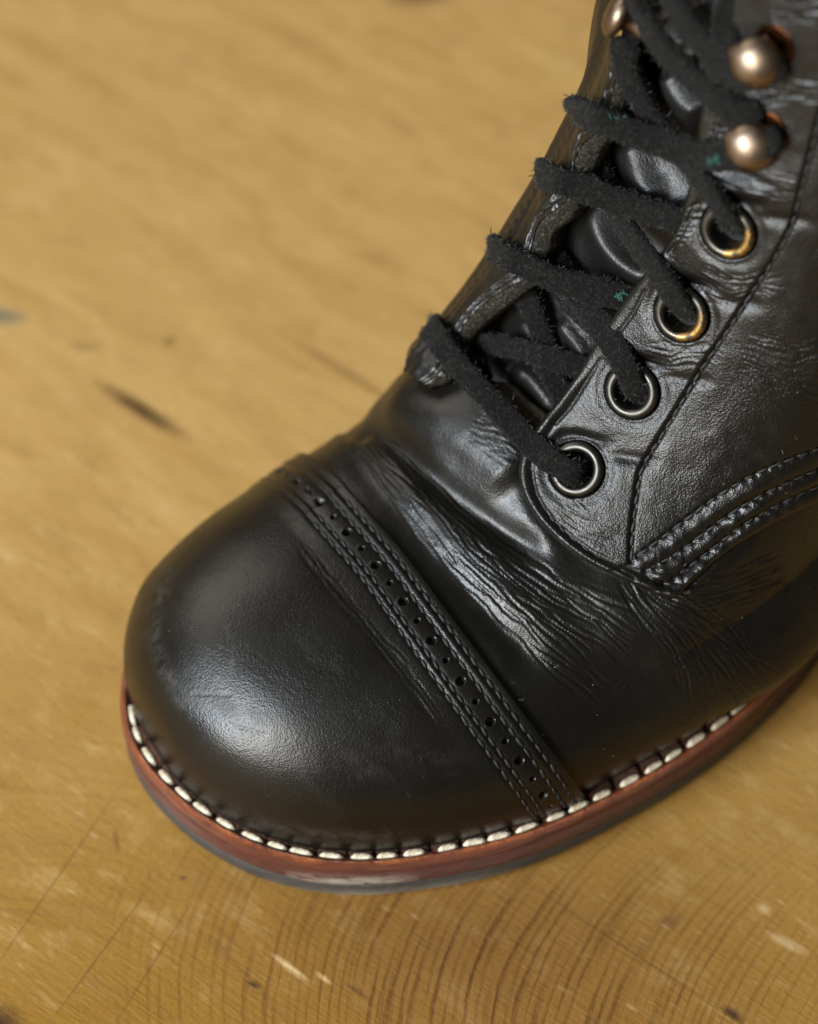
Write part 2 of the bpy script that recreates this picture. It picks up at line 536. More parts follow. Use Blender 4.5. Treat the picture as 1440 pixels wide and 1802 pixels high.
# growth rings: lines that lean outwards to the right, X exp(-8 Y) = const
o_ = ground((650, 1700))
tc = k.n('ShaderNodeTexCoord'); sp = k.n('ShaderNodeSeparateXYZ'); k.t.links.new(tc.outputs['Object'], sp.inputs[0])
X = k.math('SUBTRACT', sp.outputs[0], float(o_[0])); Y = k.math('SUBTRACT', sp.outputs[1], float(o_[1]))
d = k.math('MULTIPLY', X, k.math('POWER', 2.71828, k.math('MULTIPLY', Y, -6.0)))
d = k.math('ADD', d, k.math('MULTIPLY', k.math('SUBTRACT', k.noise(tc.outputs['Object'], 55, 3), 0.5), 0.0020))
d = k.math('ADD', d, k.math('MULTIPLY', k.math('POWER', k.math('MAXIMUM', k.math('ADD', Y, 0.014), 0.0), 2.0), -9.0))
cv = k.n('ShaderNodeCombineXYZ'); k.put(cv.inputs[0], k.math('MULTIPLY', d, 520.0)); k.put(cv.inputs[1], k.math('MULTIPLY', Y, 26.0))
n1 = k.noise(cv.outputs[0], 1.0, 4, .6)
sn = k.math('SINE', k.math('ADD', k.math('MULTIPLY', d, 2 * math.pi / 0.00185), k.math('MULTIPLY', n1, 3.0)))
val = k.math('ADD', k.math('MULTIPLY', n1, 1.25), k.math('MULTIPLY', sn, 0.10))
line = k.ramp(val, [(0.60, 0.0), (0.86, 1.0)])
line = k.math('MULTIPLY', line, k.ramp(grit, [(0.34, 0.35), (0.56, 1.0)]))
msk = blob(k, (880, 1735), 0.040, 0.026, R(-14), 1.0, 110, 0.9)
stain = blob(k, (850, 1660), 0.030, 0.016, R(-12), 1.0, 160, 0.8)
col = k.mix(k.math('MULTIPLY', msk, 0.35), col, (0.205, 0.098, 0.026))
col = k.mix(k.math('MULTIPLY', stain, 0.5), col, (0.12, 0.048, 0.012))
lm = k.math('MULTIPLY', line, msk)
col = k.mix(k.math('MULTIPLY', lm, 0.95), col, (0.070, 0.025, 0.006))
# second set of rings round the knot at the near left
kc = ground((-60, 1960))
mp2 = k.n('ShaderNodeMapping'); mp2.inputs['Location'].default_value = (-kc[0], -kc[1] * 1.3, 0); mp2.inputs['Scale'].default_value = (1, 1.3, 1)
k.t.links.new(tc.outputs['Object'], mp2.inputs['Vector'])
ln2 = k.n('ShaderNodeVectorMath', operation='LENGTH'); k.t.links.new(mp2.outputs[0], ln2.inputs[0])
d2 = k.math('ADD', ln2.outputs['Value'], k.math('MULTIPLY', k.math('SUBTRACT', k.noise(tc.outputs['Object'], 40, 3), 0.5), 0.006))
cv2 = k.n('ShaderNodeCombineXYZ'); k.put(cv2.inputs[0], k.math('MULTIPLY', d2, 560.0)); k.put(cv2.inputs[1], k.math('MULTIPLY', sp.outputs[0], 20.0))
n2 = k.noise(cv2.outputs[0], 1.0, 4, .6)
line2 = k.math('MULTIPLY', k.ramp(n2, [(0.50, 0.0), (0.72, 1.0)]), k.ramp(grit, [(0.34, 0.4), (0.56, 1.0)]))
m2 = blob(k, (150, 1720), 0.045, 0.032, R(-25), 1.0, 60, 0.6)
col = k.mix(k.math('MULTIPLY', k.math('MULTIPLY', line2, m2), 0.60), col, (0.115, 0.052, 0.012))
# marks: knots, a dark crack, a grey-green stain, pale nicks
for px, rx, ry, rot, c, f in (((-14, 1808), .0042, .0036, 0, (0.034, 0.009, 0.004), 0.95), ((735, -24), .0068, .0045, 0, (0.085, 0.022, 0.012), 0.9),
                              ((250, 722), .0085, .0015, R(-36), (0.060, 0.030, 0.009), 0.9), ((0, 556), .0045, .0018, R(-8), (0.11, 0.115, 0.075), 0.8),
                              ((150, 610), .003, .0012, 0, (0.21, 0.13, 0.045), 0.6), ((600, 650), .012, .001, R(-36), (0.18, 0.10, 0.034), 0.6),
                              ((298, 600), .0014, .0011, 0, (0.12, 0.065, 0.02), 0.6),
                              ((1290, 1785), .0018, .0007, R(-40), (0.036, 0.016, 0.008), 0.9), ((447, 1733), .0011, .0005, R(-25), (0.05, 0.022, 0.009), 0.9),
                              ((510, 1703), .0030, .0005, R(-38), (0.55, 0.39, 0.19), 0.8), ((570, 1722), .0014, .0004, R(-38), (0.5, 0.35, 0.16), 0.7),
                              ((1385, 1660), .0030, .0008, R(-30), (0.48, 0.34, 0.17), 0.6), ((1345, 1600), .0011, .0008, R(-30), (0.50, 0.36, 0.18), 0.6),
                              ((322, 1545), .0006, .0004, 0, (0.07, 0.03, 0.012), 0.8), ((1180, 1622), .0018, .0011, R(20), (0.13, 0.06, 0.02), 0.7),
                              ((630, 1745), .0020, .0004, R(-38), (0.08, 0.035, 0.012), 0.7), ((205, 1480), .0004, .0020, R(12), (0.10, 0.045, 0.014), 0.6)):
    col = k.mix(k.math('MULTIPLY', blob(k, px, rx, ry, rot, 0.55, 420, 0.7), f), col, c)
# long hairline cracks
for a, b in (((925, 1552), (1285, 1790)), ((0, 1690), (205, 1395)), ((95, 1790), (265, 1560)), ((210, 1790), (330, 1600))):
    p = on_z([a, b], 0.0) * 0.001; dd = p[1] - p[0]
    c = blob(k, ((a[0] + b[0]) / 2, (a[1] + b[1]) / 2), float(np.linalg.norm(dd)) / 2, .00016, math.atan2(dd[1], dd[0]), 0.5, 500, 0.9)
    col = k.mix(k.math('MULTIPLY', c, 0.55), col, (0.07, 0.032, 0.011))
# scattered pale dents and dark specks along the grain
dent = k.ramp(k.voro(k.coords(rot=(0, 0, GR), scale=(1, 3.6, 1)), 120), [(0.08, 1.0), (0.18, 0.0)])
dent = k.math('MULTIPLY', dent, k.ramp(k.noise(v, 70, 3), [(0.48, 0.0), (0.66, 0.55)]))
col = k.mix(dent, col, (0.52, 0.375, 0.19))
nick = k.math('MULTIPLY', k.ramp(k.voro(k.coords(rot=(0, 0, R(50)), scale=(1, 4, 1)), 170), [(0.05, 1.0), (0.12, 0.0)]), k.ramp(k.noise(v, 45, 3), [(0.48, 0.0), (0.64, 0.7)]))
col = k.mix(nick, col, (0.11, 0.055, 0.018))
sx_ = k.ramp(k.noise(k.coords(rot=(0, 0, R(62)), scale=(1, 26, 1)), 70, 3), [(0.66, 0.0), (0.74, 0.30)])
col = k.mix(sx_, col, (0.15, 0.08, 0.028))
hb = k.math('ADD', k.math('MULTIPLY', fib, 0.7), k.math('ADD', k.math('MULTIPLY', grit, 0.5), k.math('MULTIPLY', lm, -0.7)))
M_WOOD = k.out(col, k.ramp(cloud, [(0.3, 0.42), (0.7, 0.56)]), k.bump(hb, 0.0005, 0.6), **{'Specular IOR Level': 0.18})

# ------------------------------------------------------------------ floor
fx = np.array([[-900, -900, 0], [900, -900, 0], [900, 1300, 0], [-900, 1300, 0]], float)
floor = link('floor', mesh_data('floor', fx, quads=[[0, 1, 2, 3]], smooth=False, base=np.zeros(3)), M_WOOD, kind='structure')
floor['label'] = 'honey brown worn wooden surface under the boot, with growth rings and dents'

# ------------------------------------------------------------------ the boot
boot = bpy.data.objects.new('boot', None)
boot.location = Vector(BOOT_BASE * 0.001)
COL.objects.link(boot)
boot['label'] = 'black leather cap toe lace-up boot with red brown welt and cream stitching'
boot['category'] = 'boot'


def ring_strip(name, prof, mat, worn_fn, zfn=None):
    """closed band swept round the sole outline; prof = [(inset, z), ...]"""
    nu = len(OUT); P = np.zeros((nu, len(prof), 3)); s_arc = np.r_[0, np.cumsum(np.hypot(*np.diff(OUT, axis=0).T))]
    for j, (d, z) in enumerate(prof):
        wob = 0.10 * vnoise(s_arc * .12, z * .5 + 3 * np.ones(nu))
        q = OUT + OUT_IN * (d + wob)[:, None]
        zz = np.full(nu, float(z)) + (zfn(s_arc, d, z) if zfn else 0)
        P[:, j] = world_pt(q[:, 0], q[:, 1], zz)
    me = mesh_data(name, P, quads=grid_quads(nu, len(prof), wrap_u=True))
    set_attr(me, 'worn', worn_fn(P))
    return link(name, me, mat, boot), P


def worn_sole(P):
    q = proj(P); s_ = q[..., 0]
    return np.clip(1 - np.abs((s_ - 690) / 230), 0, 1) ** .7 * sstep(4.8, 1.6, P[..., 2]) * (P @ NX > 0) + 0.05


def worn_mid(P):
    q = proj(P)
    a = np.clip(1 - np.abs((q[..., 0] - 620) / 120), 0, 1) ** .6 * sstep(10.8, 7.0, P[..., 2]) * 1.6
    return a * (P @ NX > 0)


outsole, _ = ring_strip('outsole', [(40, 0.15), (14, .12), (8, 0.2), (3.0, 0.55), (1.4, 0.9), (0.6, 1.4), (0.2, 2.3), (0.1, 3.5), (0.12, 5.0), (0.3, 5.7), (0.7, 5.95), (3, 6.0)], M_RUBBER, worn_sole)
midsole, _ = ring_strip('midsole', [(3, 6.02), (0.5, 6.05), (0.12, 6.3), (0.0, 7.2), (0.0, 8.6), (0.02, 9.9), (0.15, 10.5), (0.55, 10.75), (3, 10.8)], M_MID, worn_mid)
ARC = np.r_[0, np.cumsum(np.hypot(*np.diff(OUT, axis=0).T))]
PER = ARC[-1] + np.hypot(*(OUT[0] - OUT[-1]))
PITCH_ST = PER / round(PER / 5.0)


def welt_notch(arc, d, z):
    if d < 2.5 or d > 4.6:
        return 0.10 * vnoise(arc * .9, d * 2 + 0 * arc)
    ph = (arc / PITCH_ST + 0.08 * np.sin(arc * .35)) % 1.0
    w = np.minimum(ph, 1 - ph) * PITCH_ST
    return -1.3 * np.exp(-(w / 0.36) ** 2) + 0.16 * vnoise(arc * 1.3, d * 2 + 0 * arc)


wprof = [(3, 10.85), (0.6, 10.86), (0.18, 11.1), (0.04, 11.6), (0.0, 12.6), (0.06, 13.3), (0.22, 13.75), (0.5, 14.0), (0.85, 14.05), (1.1, 13.9), (1.3, 13.45), (1.55, 13.1), (2.0, 12.95), (2.5, 13.1), (2.75, 13.55), (3.0, 13.85), (3.4, 14.0), (3.9, 14.0), (4.5, 13.9), (5.2, 13.7), (8, 13.2)]
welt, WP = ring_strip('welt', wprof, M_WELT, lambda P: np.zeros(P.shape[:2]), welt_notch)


def capsule(name, mat, length, rad, flat=0.8, ns=8, nl=9, twist=0.0):
    """short stitch lying along x, its ends dipping down"""
    x = np.linspace(-1, 1, nl); V = []
    for xi in x:
        r = rad * max(0.12, (1 - abs(xi) ** 3.5)) ** .5
        for a in np.linspace(0, 2 * np.pi, ns, endpoint=False):
            V.append((xi * length / 2, r * math.cos(a), r * math.sin(a) * flat - rad * .9 * xi ** 4 + 0.12 * rad * math.sin(xi * 9 + a)))
    me = mesh_data(name, V, quads=grid_quads(nl, ns, wrap_v=True), base=np.zeros(3))
    me.materials.append(mat)
    return me


PLACED = {}


def place(name, me, pos, xdir, normal, parent, scale=(1, 1, 1)):
    o = bpy.data.objects.new(name, me); COL.objects.link(o); o.parent = parent
    x = Vector(xdir).normalized(); z = Vector(normal); z = (z - x * z.dot(x)).normalized(); y = z.cross(x)
    M = Matrix((x, y, z)).transposed().to_4x4()
    M = M @ Matrix.Diagonal((*scale, 1))
    M.translation = Vector((np.asarray(pos) - BOOT_BASE) * 0.001)
    o.matrix_local = M
    PLACED[o.name] = M
    return o


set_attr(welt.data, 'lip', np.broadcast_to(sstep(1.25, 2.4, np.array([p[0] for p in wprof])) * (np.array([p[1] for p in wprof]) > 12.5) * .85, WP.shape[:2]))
set_attr(welt.data, 'rim', np.broadcast_to(np.exp(-((np.array([p[0] for p in wprof]) - .7) / .5) ** 2) * (np.array([p[1] for p in wprof]) > 13.2), WP.shape[:2]))
ST_W = [capsule('welt_stitch', M_CREAM, L, 0.59, 0.85, 8, 9) for L in (4.0, 3.7, 4.25)]
q = OUT + OUT_IN * 2.02
n_st = int(round(PER / PITCH_ST))
arc_c = np.r_[ARC, PER]; qs = np.vstack([q, q[:1]])
for i in range(n_st):
    a = (i + 0.5) * PITCH_ST + random.uniform(-.12, .12)
    # follow the same slight drift as the notches
    a -= 0.08 * math.sin(a * .35) * PITCH_ST
    p = np.array([np.interp(a % PER, arc_c, qs[:, j]) for j in (0, 1)])
    p2 = np.array([np.interp((a + 1.0) % PER, arc_c, qs[:, j]) for j in (0, 1)])
    if p[1] < -12 and p[0] > 18:                        # hidden far side
        continue
    if p[0] > 135:
        continue
    pos = world_pt(p[0], p[1], 13.55)
    d = world_pt(p2[0], p2[1], 13.55) - pos
    d = d / np.linalg.norm(d) + NX * random.uniform(-.05, .05)
    place('welt_stitch', random.choice(ST_W), pos, d, ZX, welt, (random.uniform(.94, 1.05), random.uniform(.88, 1.12), random.uniform(.9, 1.1)))

# ------------------------------------------------------------------ traced lines on the upper (photo pixels, used as a chart of the surface)
CAP_EDGE = catmull([(490, 740), (552, 793), (592, 830), (640, 888), (705, 962), (780, 1062), (860, 1170), (930, 1263), (1000, 1356), (1036, 1408), (1080, 1470)], 120)
FRONT = [(1330, -120), (1300, -40), (1288, 30), (1272, 95), (1254, 160), (1242, 215), (1238, 262), (1222, 330), (1197, 405), (1165, 450), (1128, 497), (1090, 552), (1060, 598), (1012, 674), (968, 735)]
QUART = FRONT + [(941, 772), (926, 803), (922, 832), (929, 868), (949, 908), (985, 948), (1030, 983), (1080, 1010), (1130, 1032), (1160, 1046), (1182, 1049), (1205, 1030), (1260, 981), (1320, 938), (1380, 904), (1445, 874), (1560, 826), (1720, 780), (1720, -120)]
THROAT = [(768, 662), (800, 664), (846, 690), (905, 748), (950, 790)] + [(x + 16, y + 6) for x, y in FRONT[::-1]] + [(1000, -140), (960, 60), (900, 250), (830, 430), (752, 560), (750, 640)]


def roll(q, poly, width, h):
    d, _, _ = seg_dist(q, poly)
    return h * np.exp(-(d / width) ** 2)


def tapered(q, poly, w, h, ends=0.18):
    P = catmull(poly, 40)
    d, a, _ = seg_dist(q, P)
    L = np.linalg.norm(np.diff(P, axis=0), axis=1).sum()
    t = a / L
    return h * np.exp(-(d / w) ** 2) * sstep(0, ends, t) * sstep(1, 1 - ends, t)


def flow_wrinkles(q, lo, hi, lanes, along, seed, width=2.1):
    """separate furrows running between two guide lines; returns depth 0..1 and the mask"""
    rg = np.random.default_rng(int(seed * 10))
    lo = catmull(lo, 40); hi = catmull(hi, 40)
    d1, a1, s1 = seg_dist(q, lo); d2, a2, s2 = seg_dist(q, hi)
    l1 = np.linalg.norm(np.diff(lo, axis=0), axis=1).sum(); l2 = np.linalg.norm(np.diff(hi, axis=0), axis=1).sum()
    L = .5 * (l1 + l2)
    between = (s1 != s2) & (d1 + d2 < 400)
    out = np.zeros(d1.shape)
    idx = np.where(between.ravel())[0]
    W = (d1 + d2).ravel()[idx]; f = d1.ravel()[idx] / np.maximum(W, 1e-6); b = .5 * (a1.ravel()[idx] / l1 + a2.ravel()[idx] / l2) * L
    w = np.zeros(len(idx))
    f = f + (3.0 * vnoise(b / 40 + seed, f * 3 + seed) + .8 * vnoise(b / 10 + seed, f * 10)) / np.maximum(W, 20)
    for k in range(lanes * 2):
        f0 = (k + rg.uniform(.1, .9)) / (lanes * 2)
        x = rg.uniform(-.3, .1) * along
        while x < L:
            ln = along * rg.uniform(.5, 1.5)
            dep = rg.uniform(.35, 1.0); sl = rg.normal(0, .014); wd = width * rg.uniform(.7, 1.3); ph_ = rg.uniform(0, 99)
            m = (b > x) & (b < x + ln) & (np.abs(f - f0) < .22)
            if m.any():
                u = (b[m] - x) / ln
                fc = f0 + sl * (u - .5) * 2 * ln / 90 + .018 * np.sin(u * 5 + ph_)
                d = (f[m] - fc) * W[m]
                e = np.exp(-(d / wd) ** 2) - .35 * np.exp(-((np.abs(d) - wd * 2.1) / (wd * 1.1)) ** 2)
                v_ = dep * e * np.sin(np.pi * np.clip(u, 0, 1)) ** .6
                w[m] = np.where(np.abs(v_) > np.abs(w[m]), v_, w[m])
            x += ln * rg.uniform(.8, 1.5)
    edge = sstep(0, .14, f) * sstep(1, .86, f) * sstep(0.0, .10 * L, b) * sstep(L, .88 * L, b)
    out.ravel()[idx] = w * edge
    return out, np.ones(d1.shape)


EYE_PX = np.array([(1022, 825), (1122, 684), (1210, 546), (1293, 397)], float)
HOOK_PX = np.array([(1362, 225), (1384, 75)], float)
EYE_P, EYE_N = hit(EYE_PX)


def vamp_disp(q):
    h = np.zeros(q.shape[:-1])
    h += tapered(q, [(655, 790), (730, 868), (810, 950), (890, 1030), (970, 1110), (1060, 1190)], 46, 0.75, .2)       # wrinkled roll behind the cap
    h += tapered(q, [(600, 748), (622, 790), (690, 885), (770, 985), (860, 1085), (960, 1190)], 26, -0.75, .12)       # hollow in front of it
    h += tapered(q, [(606, 700), (640, 742), (700, 783), (760, 842), (830, 898), (905, 950), (985, 1000)], 24, -2.0, .2)   # deep fold
    h += tapered(q, [(670, 690), (745, 728), (820, 770), (880, 822), (912, 862)], 52, 1.7, .15)                       # shiny bulge
    h += tapered(q, [(590, 765), (616, 757), (645, 772)], 15, -.7, .3)
    h += tapered(q, [(950, 930), (1030, 1000), (1110, 1040), (1190, 1070)], 22, -0.9, .25)                            # under the quarter edge
    h += tapered(q, [(1000, 1075), (1090, 1120), (1180, 1150), (1260, 1120)], 40, .7, .3)
    lobe = [(941, 772), (926, 803), (922, 832), (929, 868), (949, 908), (985, 948), (1030, 983), (1080, 1010), (1130, 1032), (1160, 1046), (1182, 1049), (1205, 1030), (1260, 981), (1320, 938)]
    h -= 0.75 * np.exp(-(seg_dist(q, lobe)[0] / 13) ** 2)
    w, m = flow_wrinkles(q, [(585, 745), (640, 830), (710, 920), (790, 1015), (870, 1100), (950, 1180), (1055, 1275)], [(625, 715), (700, 775), (775, 842), (850, 905), (925, 958), (1020, 1010), (1160, 1075)], 11, 120, 1.0, 2.4)
    h -= 0.21 * w * m
    w, m = flow_wrinkles(q, [(820, 770), (860, 800), (910, 830)], [(840, 720), (890, 742), (945, 790)], 6, 40, 2.3)
    h -= 0.2 * w * m
    w, m = flow_wrinkles(q, [(1060, 1030), (1120, 1100), (1170, 1180), (1200, 1260)], [(1170, 1020), (1260, 1060), (1340, 1120), (1420, 1180)], 16, 70, 3.7)
    h -= 0.22 * w * m
    w, m = flow_wrinkles(q, [(1180, 1040), (1260, 1010), (1360, 960)], [(1190, 1080), (1290, 1075), (1420, 1040)], 6, 60, 5.1)
    h -= 0.25 * w * m
    return h


def under_eyelets(P, P0, h):
    for e in EYE_P:
        r = np.linalg.norm(P0 - e, axis=-1)
        h = np.where(r < 5.5, h - 5.5 * sstep(5.0, 3.2, r), h)
    return h


# ---- vamp (the whole lower upper, far side and shaft included)
s_edge_ph = np.r_[np.linspace(0.0, 0.30, 80, endpoint=False), np.linspace(0.30, 1.2, 320, endpoint=False), np.linspace(1.2, 1.94, 300, endpoint=False), np.linspace(1.94, 3.14159, 60)]
_sc = np.linspace(S_TIP + 20, S_TIP + 75, 250)
_Pc = last(_sc[:, None], s_edge_ph[None])
_qc = proj(_Pc)
_dc, _, _sg = seg_dist(_qc, CAP_EDGE)
_sd = _dc * _sg
if _sd[0, 300] > 0: _sd = -_sd
S_CAP = np.zeros(len(s_edge_ph))
for j in range(len(s_edge_ph)):
    a = _sd[:, j]; w = np.where((a[:-1] < 0) & (a[1:] >= 0))[0]
    S_CAP[j] = _sc[w[0]] + (_sc[w[0] + 1] - _sc[w[0]]) * (-a[w[0]]) / (a[w[0] + 1] - a[w[0]]) if len(w) else np.nan
_vis = (s_edge_ph < 1.75) & ~np.isnan(S_CAP)
_fit = np.polyfit(np.cos(s_edge_ph[_vis & (s_edge_ph > .9)]), S_CAP[_vis & (s_edge_ph > .9)], 2)
_lo = np.interp(s_edge_ph, s_edge_ph[_vis], S_CAP[_vis])
S_CAP = np.where(s_edge_ph > 1.72, (np.polyval(_fit, np.cos(s_edge_ph)) - np.polyval(_fit, np.cos(1.72))) * .6 + np.interp(1.72, s_edge_ph[_vis], S_CAP[_vis]), _lo)
print('cap seam', np.round(S_CAP[::60], 1))
_kk = np.exp(-.5 * (np.arange(-12, 13) / 5.) ** 2); _kk /= _kk.sum()
S_CAP = np.convolve(np.r_[np.repeat(S_CAP[0], 12), S_CAP, np.repeat(S_CAP[-1], 12)], _kk, 'valid')

sv = np.r_[np.arange(0, 4, .5), np.arange(4, 48, 0.19), np.arange(48, 78, .4), np.arange(78, 125, .8), np.linspace(125, S_END - 46, 40)]
ph = s_edge_ph
S_ = (S_CAP - 6)[None] + sv[:, None] * ((S_END - 0.5 - (S_CAP - 6)) / sv[-1])[None] if False else None
SV = np.minimum((S_CAP - 6)[None] + sv[:, None], S_END - 0.3)
P = last(SV, ph[None]); Nn = grid_normals(P)
if (Nn[60, 400] @ ZX) < 0: Nn = -Nn
q = proj(P)
front = (Nn @ -FW) > -0.35
h = vamp_disp(q) * front
thr = sdist(q, THROAT)
h = h - 9.5 * sstep(-4, 10, thr)
tuck = sdist(q, QUART)
wt_ = sstep(-2, 9, tuck)
h = h * (1 - wt_) + np.minimum(h, -0.5) * wt_
h = under_eyelets(P, P, h)
grain = 0.05 * vnoise(q[..., 0] / 26, q[..., 1] / 26)
P = P + Nn * (h + grain)[..., None]
vamp = link('vamp', mesh_data('vamp', P, quads=grid_quads(*P.shape[:2])), M_VAMP, boot)

# ---- toe cap with brogued seam
u = np.r_[1 - np.cos(np.linspace(0, np.pi / 2, 60)) ** 1.0]
sc_rows = np.r_[np.linspace(0, 1, 50) ** 2 * 9, np.linspace(9.3, 34, 70)]
CAPN = 16.0
rows = []
for x in np.r_[np.linspace(0, 1, 130) ** 1.7]:
    rows.append(S_TIP + 0.0005 + x * (S_CAP - CAPN - S_TIP))
for d in np.arange(CAPN - .22, -0.01, -0.22):
    rows.append(S_CAP - d)
SVC = np.array(rows)
P = last(SVC, ph[None]); Nn = grid_normals(P)
if (Nn[120, 400] @ ZX) < 0: Nn = -Nn
Nn[:4] = Nn[4:5]
q = proj(P)
de = np.maximum(S_CAP[None] - SVC, 0)                      # mm in front of the cap's rear edge
wav = 0.10 * vnoise(ph[None] * 30, de * 0 + 2)
CAP_T = 1.15
h = CAP_T * (1 - np.clip(1 - de / 0.55, 0, 1) ** 2 * .55)
# lifts off a thin lip, puffed between the stitch rows
ROWS = (1.9, 3.8, 7.4, 8.9)
for r in ROWS:
    h -= 0.20 * np.exp(-((de - r) / .42) ** 2)
h += 0.16 * np.exp(-((de - 2.85) / .5) ** 2) + 0.10 * np.exp(-((de - 5.6) / 1.1) ** 2) + 0.15 * np.exp(-((de - 8.15) / .45) ** 2)
h -= 0.35 * sstep(9.2, 13.0, de) * 0.9 - 0.0
w, m = flow_wrinkles(q, [(510, 955), (570, 1040), (640, 1125), (700, 1200), (765, 1290)], [(540, 950), (602, 1030), (680, 1120), (735, 1193), (792, 1280)], 4, 110, 8.2, 2.4)
h -= 0.12 * w * m
h += tapered(q, [(520, 960), (600, 1050), (680, 1140), (760, 1250)], 22, -0.12, .2)
w, m = flow_wrinkles(q, [(360, 1150), (420, 1180), (520, 1230)], [(380, 1100), (450, 1140), (560, 1210)], 5, 120, 9.2)
h -= 0.05 * w * m
h -= roll(q, catmull([(402, 1274), (425, 1280), (450, 1286), (470, 1293)], 12), 2.4, .07)
h -= roll(q, catmull([(345, 1221), (375, 1223), (410, 1224)], 8), 2.2, .06)
# perforations, alternating large and small along the seam
jr = np.argmin(np.abs(s_edge_ph - 0.02)); PERF_D = 5.65
line = last(S_CAP - PERF_D, ph)
arc = np.r_[0, np.cumsum(np.linalg.norm(np.diff(line, axis=0), axis=1))]
jq = proj(line)
anchor = arc[np.argmin(np.hypot(jq[:, 0] - 666, jq[:, 1] - 997))]
perfs = []
for kx in range(-20, 20):
    a = anchor + kx * 4.05
    if arc[2] < a < arc[-1] - 2:
        perfs.append((np.array([np.interp(a, arc, line[:, c]) for c in range(3)]), 0.64 if kx % 2 == 0 else 0.36))
dome = np.zeros(h.shape)
for c, r in perfs:
    d = np.linalg.norm(P - c, axis=-1)
    h = h - 1.5 * sstep(r + .16, r - .14, d) + 0.07 * np.exp(-((d - r - .25) / .22) ** 2)
P0c = P.copy(); N0c = Nn.copy(); H0c = h.copy()
P = P + Nn * h[..., None]
# rear edge turned down on to the vamp
edge1 = P0c[-1] + N0c[-1] * 0.55 - AX * 0.0
edge2 = P0c[-1] + N0c[-1] * (-0.9)
P = np.concatenate([P, edge1[None], edge2[None]], 0)
toe_cap = link('toe_cap', mesh_data('toe_cap', P, quads=grid_quads(*P.shape[:2])), M_CAP, boot)
qs_ = proj(P)
scf = roll(qs_, catmull([(300, 1000), (276, 1060), (270, 1120), (292, 1185), (335, 1250)], 20), 12, .65) + roll(qs_, catmull([(250, 1330), (320, 1395), (420, 1440), (560, 1470), (700, 1470)], 24), 12, .6)
scf = scf + roll(qs_, catmull([(640, 1330), (720, 1320), (790, 1340)], 8), 30, .15) + roll(qs_, catmull([(398, 1100), (410, 1150), (404, 1190)], 8), 4, .8)
set_attr(toe_cap.data, 'scuff', np.clip(scf, 0, 1))

ST_C = [capsule('cap_stitch', M_THREAD, L, 0.30, 0.8, 6, 7) for L in (1.95, 1.8, 2.1)]
ST_Q = [capsule('seam_stitch', M_THREAD, L, 0.27, 0.75, 6, 7) for L in (2.1, 1.9, 2.3)]


def stitch_run(name, pts, nrm, pitch, meshes, parent, lift=0.0, jit=0.06, skip=None):
    a = np.r_[0, np.cumsum(np.linalg.norm(np.diff(pts, axis=0), axis=1))]
    x = pitch * .5; cnt = 0
    while x < a[-1] - pitch * .3:
        p = np.array([np.interp(x, a, pts[:, c]) for c in range(3)])
        t = np.array([np.interp(min(x + .5, a[-1]), a, pts[:, c]) - np.interp(max(x - .5, 0), a, pts[:, c]) for c in range(3)])
        nn = np.array([np.interp(x, a, nrm[:, c]) for c in range(3)])
        t = t / np.linalg.norm(t); bi = np.cross(nn, t)
        t = t + bi * random.uniform(-.16, .04)
        place(name, random.choice(meshes), p + nn * (lift + random.uniform(-.03, .05)), t, nn, parent, (random.uniform(.92, 1.06), random.uniform(.9, 1.15), random.uniform(.85, 1.15)))
        x += pitch * random.uniform(1 - jit, 1 + jit); cnt += 1
    return cnt


n_cap = 0
sel = (s_edge_ph > 0.02) & (s_edge_ph < 1.88)
for r in ROWS:
    pts = last(S_CAP - r, ph)[sel]
    g = last(S_CAP - r + .3, ph)[sel] - pts
    tt = np.gradient(pts, axis=0); nn = np.cross(g, tt); nn /= np.linalg.norm(nn, axis=1)[:, None]
    if nn[len(nn) // 2] @ ZX < 0: nn = -nn
    n_cap += stitch_run('cap_stitch', pts, nn, 2.25, ST_C, toe_cap, lift=CAP_T - .22 + .17)

